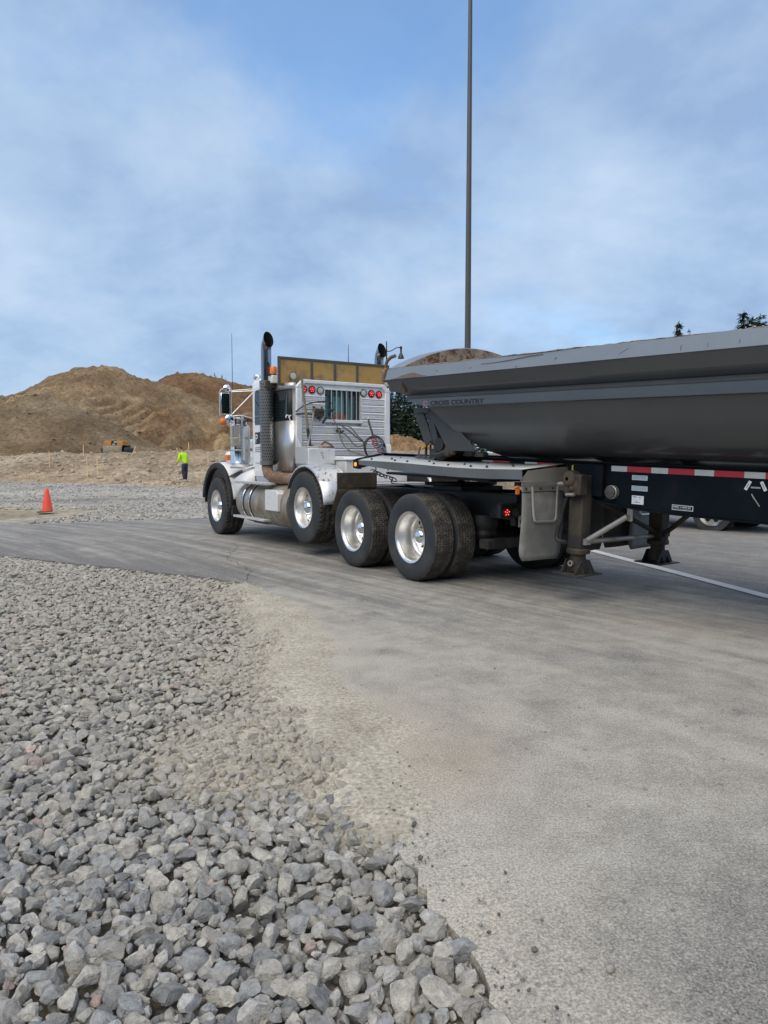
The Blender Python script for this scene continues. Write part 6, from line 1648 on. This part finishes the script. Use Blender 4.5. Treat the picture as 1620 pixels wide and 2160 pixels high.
# origin at the near rear wheel contact; x forward, y left (near side at y=0)
M['carpaint'] = mat('silver_car_paint', (.36, .37, .38), .3, .5, var=.04, coat=.4)
tw = tyre_mesh('tyre', .375, .25, 'scale', 144)
def small_rim():
    bb = B(); bb.lathe([(.292, -.2), (.292, -.01), (.285, .0), (.27, -.02), (.24, -.05), (.2, -.05), (.17, -.03), (.06, -.02), (.05, .0), (.0005, .0)], n=32); return bb.mesh('rim', M['polish'], 40)
SR = small_rim(); SH = B(); SH.lathe([(.05, .0), (.045, -.004), (.0005, -.004)], n=12); SHM = SH.mesh('hand_hole', M['hole'])
for x, y in ((0, 0), (3.55, 0), (0, -1.72), (3.55, -1.72)):
    w = link('wheel', SR, pk); w.location = (x, y - (.0 if y == 0 else .0), .375); link('tyre', tw, w)
    if y < 0: w.rotation_euler = (0, 0, R(180))
    for k in range(6):
        h = link('hand_hole', SHM, w); a = k * math.pi / 3; h.location = (.17 * math.cos(a), -.022, .17 * math.sin(a))
def car_row(x, hw, z0, z1, tuck=.10):
    return [(x, -.86 + hw, z0), (x, -.86 + hw + .02, z0 + .25), (x, -.86 + hw, z1 - .05), (x, -.86 + hw - tuck, z1), (x, -.86 - hw + tuck, z1), (x, -.86 - hw, z1 - .05), (x, -.86 - hw - .02, z0 + .25), (x, -.86 - hw, z0)]
b = B(); b.rows([car_row(-1.15, .93, .55, 1.10), car_row(-1.0, .97, .45, 1.14), car_row(2.4, .98, .42, 1.14), car_row(3.9, .97, .42, 1.10), car_row(4.6, .90, .45, 1.0), car_row(4.7, .84, .5, .9)]); b.f.append(tuple(range(7, -1, -1))); b.f.append(tuple(40 + i for i in range(8))); b.obj('body', M['carpaint'], pk, 40, bevel=.02)
b = B(); b.rows([car_row(.75, .90, 1.08, 1.12), car_row(1.0, .76, 1.08, 1.78, .2), car_row(2.5, .76, 1.08, 1.82, .2), car_row(3.25, .88, 1.08, 1.14)]); b.obj('cab', M['carpaint'], pk, 40)
for yy in (.0, -1.72):
    b = B(); yo_ = -.86 + (.80 if yy == 0 else -.80); b.add([(1.05, yo_, 1.15), (2.75, yo_ + (.03 if yy == 0 else -.03), 1.15), (2.45, yo_ - (.03 if yy == 0 else -.03), 1.70), (1.15, yo_ - (.03 if yy == 0 else -.03), 1.70)], [(0, 1, 2, 3)]); b.obj('side_window', M['glass'], pk, 0, solid=.02)
    b = B(); b.rows([[(.0 + .47 * math.cos(a), (.015 if yy == 0 else -1.735), .375 + .47 * math.sin(a)) for a in np.linspace(R(5), R(175), 14)], [(.0 + .40 * math.cos(a), (.02 if yy == 0 else -1.74), .375 + .40 * math.sin(a)) for a in np.linspace(R(5), R(175), 14)]]); b.obj('wheel_arch', M['blackrub'], pk, 50, solid=.02)
    b = B(); b.box(-.62, -.52, (-.26 if yy == 0 else -1.72), (.0 if yy == 0 else -1.46), .22, .52); b.obj('mud_flap', M['flap'], pk, bevel=.01)
    b = B(); b.box(-1.17, -1.08, (-.14 if yy == 0 else -1.72), (.02 if yy == 0 else -1.56), .75, 1.02); b.obj('tail_lamp', M['redlens'], pk, bevel=.02)
b = B(); b.box(-1.32, -1.12, -1.72, .0, .42, .60); b.obj('bumper', M['chrome'], pk, bevel=.03)
b = B(); b.box(-1.1, 4.4, -1.5, -.2, .30, .5); b.cyl((-1.2, -.4, .32), (1.0, -.4, .34), .04); b.cyl((0, -1.6, .375), (0, -.1, .375), .06); b.obj('underbody', M['black'], pk, bevel=.02)

# ---------------------------------------------------------------- worker in hi-vis top
def skin_obj(name, V, E, m, parent, sub=2, root=0):
    """V: list of (pos, radius or (rx, ry)); grown with a Skin modifier"""
    me = bpy.data.meshes.new(name); me.from_pydata([v[0] for v in V], E, [])
    me.materials.append(m); o = link(name, me, parent)
    o.modifiers.new('skin', 'SKIN').use_smooth_shade = True
    sk = me.skin_vertices[0].data
    for i, v in enumerate(V):
        r_ = v[1]; sk[i].radius = r_ if isinstance(r_, tuple) else (r_, r_)
        sk[i].use_root = (i == root)
    sd = o.modifiers.new('subsurf', 'SUBSURF'); sd.levels = sub; sd.render_levels = sub
    return o
wx, wy = PX(390.5, 37.2), 37.2
wk = empty('person', (wx, wy, float(ground_z(wx, wy)) + .02), (0, 0, R(150))); wk.location.z = max(float(ground_z(wx, wy)), hz(wx, wy)) - .02
tag(wk, 'person in lime hi-vis long sleeved top and dark jeans walking away, head bowed', 'person')
M['skin'] = mat('skin', (.42, .25, .17), .6, var=.08); M['hivis'] = mat('hi_vis_cloth', (.50, .86, .02), .75, var=.12, vscale=10, bump=.2, bscale=14); M['jeans'] = mat('dark_denim', (.022, .035, .065), .85, var=.25, vscale=12); M['hair'] = mat('brown_hair', (.06, .035, .02), .8, var=.3, vscale=30); M['boot'] = mat('dark_boot', (.03, .025, .02), .7, var=.2)
# x forward (walking), y left, z up
bodyV = [((0, 0, .95), (.10, .13)), ((.05, 0, 1.15), (.09, .12)), ((.11, 0, 1.36), (.09, .13)), ((.16, 0, 1.50), .055), ((.20, 0, 1.57), .052), ((.245, 0, 1.63), (.082, .072)), ((.27, 0, 1.70), (.088, .075)), ((.27, 0, 1.745), (.06, .055)),
         ((.12, .19, 1.42), .05), ((.13, .24, 1.15), .042), ((.30, .22, .95), .032), ((.12, -.19, 1.42), .05), ((.06, -.25, 1.15), .042), ((.13, -.26, .90), .032)]
bodyE = [(0, 1), (1, 2), (2, 3), (3, 4), (4, 5), (5, 6), (6, 7), (2, 8), (8, 9), (9, 10), (2, 11), (11, 12), (12, 13)]
for wrist, s, d in ((10, 1, Vector((.10, -.01, -.09))), (13, -1, Vector((.03, 0, -.12)))):
    w0 = Vector(bodyV[wrist][0]); palm = w0 + d * .6; bodyV.append((tuple(palm), (.022, .036))); pi_ = len(bodyV) - 1; bodyE.append((wrist, pi_))
    side = Vector((.4, .0, .3)) if s > 0 else Vector((1, 0, 0))
    for k, ln in enumerate((.075, .085, .08, .06)):
        b0 = palm + side.normalized() * (.024 - .016 * k) + d.normalized() * .03; b1 = b0 + d.normalized() * ln * .5; b2 = b1 + (d.normalized() * .7 + Vector((-.2, -.5 * s, -.1))) * ln * .5
        i0 = len(bodyV); bodyV += [(tuple(b0), .009), (tuple(b1), .0085), (tuple(b2), .007)]; bodyE += [(pi_, i0), (i0, i0 + 1), (i0 + 1, i0 + 2)]
    t0 = palm + side.normalized() * .035 - d.normalized() * .01; i0 = len(bodyV); bodyV += [(tuple(t0), .010), (tuple(t0 + d.normalized() * .045 + side.normalized() * .012), .008)]; bodyE += [(pi_, i0), (i0, i0 + 1)]
# legs inside the trousers, ankles to feet
l0 = len(bodyV); bodyV += [((-.01, .10, .88), .075), ((.03, .10, .50), .055), ((-.06, .09, .10), .04), ((-.01, -.10, .88), .075), ((.0, -.10, .50), .055), ((.05, -.10, .09), .04)]
bodyE += [(0, l0), (l0, l0 + 1), (l0 + 1, l0 + 2), (0, l0 + 3), (l0 + 3, l0 + 4), (l0 + 4, l0 + 5)]
bd = skin_obj('body', bodyV, bodyE, M['skin'], wk)
skin_obj('top', [((.0, 0, .88), (.145, .18)), ((.02, 0, 1.0), (.14, .18)), ((.06, 0, 1.18), (.13, .185)), ((.115, 0, 1.36), (.125, .19)), ((.15, 0, 1.46), (.085, .12)), ((.165, 0, 1.50), (.065, .075)),
                 ((.12, .21, 1.40), .078), ((.13, .265, 1.15), .066), ((.27, .24, .98), .052), ((.12, -.21, 1.40), .078), ((.06, -.275, 1.15), .066), ((.115, -.275, .94), .050)],
         [(0, 1), (1, 2), (2, 3), (3, 4), (4, 5), (3, 6), (6, 7), (7, 8), (3, 9), (9, 10), (10, 11)], M['hivis'], wk)
skin_obj('trousers', [((-.01, 0, .97), (.125, .165)), ((-.02, 0, .89), (.13, .17)), ((-.01, .095, .82), .098), ((.03, .10, .48), .078), ((-.06, .09, .09), .068), ((-.01, -.095, .82), .098), ((.0, -.10, .48), .078), ((.05, -.10, .08), .068)],
         [(0, 1), (1, 2), (2, 3), (3, 4), (1, 5), (5, 6), (6, 7)], M['jeans'], wk)
for s, x in ((1, -.06), (-1, .05)):
    skin_obj('boot', [((x - .05, .09 * s, .045), .045), ((x + .06, .095 * s, .04), .045), ((x + .16, .10 * s, .035), .038)], [(0, 1), (1, 2)], M['boot'], wk)
skin_obj('hair', [((.215, 0, 1.62), (.055, .075)), ((.225, 0, 1.70), (.088, .086)), ((.265, 0, 1.765), (.075, .07)), ((.31, 0, 1.765), (.045, .055))], [(0, 1), (1, 2), (2, 3)], M['hair'], wk)
hd = B()
for s in (1, -1): hd.lathe([(.0005, .012), (.022, .008), (.03, 0), (.02, -.01)], (.255, .082 * s, 1.655), 'y', 12, s)
hd.obj('ear', M['skin'], bd, 60)
hd = B(); hd.tube([(.335, 0, 1.69), (.362, 0, 1.655), (.338, 0, 1.645)], [.010, .016, .010], 8); hd.obj('nose', M['skin'], bd, 60)
for s in (1, -1):
    hd = B(); hd.lathe([(.0005, .006), (.008, .004), (.012, 0)], (.330, .032 * s, 1.692), 'x', 10); hd.obj('eye', M['boot'], bd, 60)
hd = B(); hd.tube([(.322, .022, 1.612), (.33, 0, 1.61), (.322, -.022, 1.612)], .005, 6); hd.obj('mouth', M['rust'], bd, 60)

# ---------------------------------------------------------------- conifers
def leaf_mat(name, c1, c2):
    m = bpy.data.materials.new(name); m.use_nodes = True; nt = m.node_tree; N, L = nt.nodes, nt.links; p = N['Principled BSDF']
    p.inputs['Roughness'].default_value = .75; p.inputs['Specular IOR Level'].default_value = .25
    a = N.new('ShaderNodeAttribute'); a.attribute_name = 'shade'; mx = N.new('ShaderNodeMix'); mx.data_type = 'RGBA'
    mx.inputs[6].default_value = (*c1, 1); mx.inputs[7].default_value = (*c2, 1); L.new(a.outputs['Fac'], mx.inputs[0]); L.new(mx.outputs[2], p.inputs['Base Color'])
    return m
M['needle'] = leaf_mat('conifer_needles', (.022, .040, .024), (.062, .090, .048))
M['bark'] = mat('bark', (.09, .07, .055), .9, var=.3, vscale=6)
def conifer(seed, spread=.17, sparse=0., bare=.10, droop=.30, whorl=None):
    """unit-height tree: crown of many small needle sprays along drooping limbs, tapered trunk"""
    r = np.random.default_rng(seed); V = []; F = []; S = []; W = B()
    W.tube([(0, 0, 0), (.003, 0, .5), (0, 0, 1.0)], [.014, .009, .0015], 7)
    z = bare
    while z < .985:
        t = (z - bare) / (1 - bare); L = spread * ((1 - t) ** .8) * r.uniform(.75, 1.2) + .012
        k = int(r.integers(5, 8)) if t < .9 else 4
        a0 = r.uniform(0, 6.28)
        for i in range(k):
            if r.random() < sparse: continue
            a = a0 + 2 * math.pi * i / k + r.normal(0, .25); ll = L * r.uniform(.55, 1.15); dz = -droop * ll * r.uniform(.4, 1.4) + .15 * ll * t * 2
            c, s_ = math.cos(a), math.sin(a)
            if r.random() < .25: W.tube([(0, 0, z), (c * ll * .7, s_ * ll * .7, z + dz * .7)], [.003, .001], 4)
            n = max(3, int(ll / .018)); sh0 = r.uniform(.1, 1)
            for j in range(n):
                f = (j + .6) / n; px_, py_, pz_ = c * ll * f, s_ * ll * f, z + dz * f * f
                w = .036 * (1.1 - .6 * f) * r.uniform(.7, 1.4) * (.6 + .6 * (1 - t))
                for q in range(3):
                    th = a + r.normal(0, .9); ux, uy = math.cos(th), math.sin(th); ux2, uy2 = -uy, ux
                    o = np.array((px_, py_, pz_)) + r.normal(0, .006, 3)
                    e1 = np.array((ux, uy, r.normal(-.25, .35))) * w; e2 = np.array((ux2, uy2, r.normal(-.1, .4))) * w * .55
                    i0 = len(V); V += [o - e1 * .3 - e2 * .5, o - e1 * .3 + e2 * .5, o + e1 + e2 * .15, o + e1 - e2 * .15]; F.append((i0, i0 + 1, i0 + 2, i0 + 3)); S += [min(1, max(0, sh0 * .7 + .3 * f + r.normal(0, .15)))] * 4
        z += (.030 if t < .8 else .022) * r.uniform(.7, 1.3)
    me = npmesh('crown', np.array(V), np.array(F), M['needle']); attr(me, 'shade', np.array(S))
    return me, W.mesh('trunk', M['bark'], 60)
TREES = [conifer(1, .17), conifer(2, .20, .12), conifer(3, .15, .1, .2), conifer(4, .14, .35, .35, .25), conifer(5, .22, .05, .06)]
def tree(k, x, y, z0, h, rz, label, group=None, wide=1.0):
    o = empty('conifer_tree', (x, y, z0), (0, 0, rz)); o.scale = (h * wide, h * wide, h); tag(o, label, 'tree', group)
    link('crown', TREES[k][0], o); link('trunk', TREES[k][1], o); return o
rt = np.random.default_rng(21)
wood_l = [(813, 814, 134, 1, 'conifer standing directly behind the street lamp post'), (826, 824, 126, 4, 'first conifer to the right of the street lamp post in the wood'), (840, 817, 131, 2, 'second conifer right of the street lamp post, slightly taller than its neighbours'),
          (853, 832, 122, 0, 'conifer midway between the street lamp post and the nose of the tub'), (867, 824, 128, 1, 'conifer just left of where the tub end post cuts the wood'), (881, 840, 119, 4, 'low conifer partly hidden by the slanted end post of the tub'), (895, 836, 123, 0, 'rightmost conifer of the wood, seen beside the slanted end post')]
for px, py_, Y, k, lb in wood_l:
    tree(k, PX(px, Y), Y, 1.0, PZ(py_, Y) - 1.0, rt.uniform(0, 6), lb, 'conifers of the wood behind the street lamp', 1.25)
def wood(name, spots, label):
    r = np.random.default_rng(31); Vs = []; Fs = []; Ss = []; n0 = 0
    for x, y, z, h in spots:
        me = TREES[int(r.integers(0, 5))][0]; n = len(me.vertices); V = np.empty(n * 3, np.float32); me.vertices.foreach_get('co', V); V = V.reshape(-1, 3)
        F = np.arange(n).reshape(-1, 4); a = r.uniform(0, 6.28); c, s_ = math.cos(a), math.sin(a)
        sh = np.empty(n, np.float32); me.attributes['shade'].data.foreach_get('value', sh)
        P = np.stack([V[:, 0] * c - V[:, 1] * s_, V[:, 0] * s_ + V[:, 1] * c, V[:, 2]], 1) * (h * 1.25, h * 1.25, h) + (x, y, z)
        Vs.append(P); Fs.append(F + n0); Ss.append(sh); n0 += n
    me = npmesh(name, np.vstack(Vs), np.vstack(Fs), M['needle']); attr(me, 'shade', np.concatenate(Ss))
    tag(link(name, me), label, 'wood', None, 'stuff')
sp_ = [(PX(px, Y), Y, 1.0, PZ(t_, Y) - 1.0) for px, t_, Y in ((776, 826, 128), (790, 820, 131), (803, 832, 124), (760, 846, 125), (742, 858, 122), (820, 830, 139), (834, 834, 141), (847, 828, 143), (860, 836, 140), (874, 832, 142), (888, 838, 140))]
for i in range(34):
    px = 905 + i * 22 + rt.uniform(-8, 8); Y = rt.uniform(118, 165); sp_.append((PX(px, Y), Y, 1.0, PZ(rt.uniform(815, 880), Y) - 1.0))
wood('distant_wood', sp_, 'dark green conifer wood in the distance beyond the trailer')
for px, top, Y, k, w, lb in ((1423, 681, 170, 2, .95, 'lone spiky conifer top showing above the middle of the tub rim'), (1444, 696, 175, 3, .5, 'tiny thin conifer tip beside the lone spiky one'), (1557, 661, 160, 0, 1.25, 'largest conifer top above the right end of the tub rim'), (1574, 671, 163, 2, 1.1, 'sparse conifer top between two others at the right end of the tub'), (1591, 667, 160, 3, 1.3, 'rightmost ragged conifer top above the tub rim')):
    tree(k, PX(px, Y), Y, 1., PZ(top, Y) - 1., rt.uniform(0, 6), lb, None, w)
# dry weeds on the heap tops
b = B(); r5 = np.random.default_rng(8)
for px in list(r5.uniform(440, 480, 16)) + list(r5.uniform(820, 900, 60)):
    Y = YD + r5.normal(0, 1.2) if px < 500 else r5.uniform(88, 106); x = PX(px, Y); z = hz(x, Y)
    for q in range(5):
        d = Vector((r5.normal(0, .12), r5.normal(0, .12), r5.uniform(.25, .7))); s = r5.uniform(.02, .04)
        b.add([(x - s, Y, z - .05), (x + s, Y, z - .05), (x + d.x, Y + d.y, z + d.z)], [(0, 1, 2)])
M['weed'] = mat('dry_weed', (.20, .15, .08), .9, var=.3)
o = b.obj('dry_weeds', M['weed'], hill, 0); o['kind'] = 'stuff'

# unseen wood added behind the viewpoint, tall and dense to darken chrome reflections
rb_ = np.random.default_rng(33)
wood('added_tree_belt', [(-80 + i * 1.7 + rb_.normal(0, 1), -44 + rb_.normal(0, 4), -.1, rb_.uniform(15, 22)) for i in range(96)], 'unseen dark conifer wood added behind the viewpoint for the chrome to mirror')
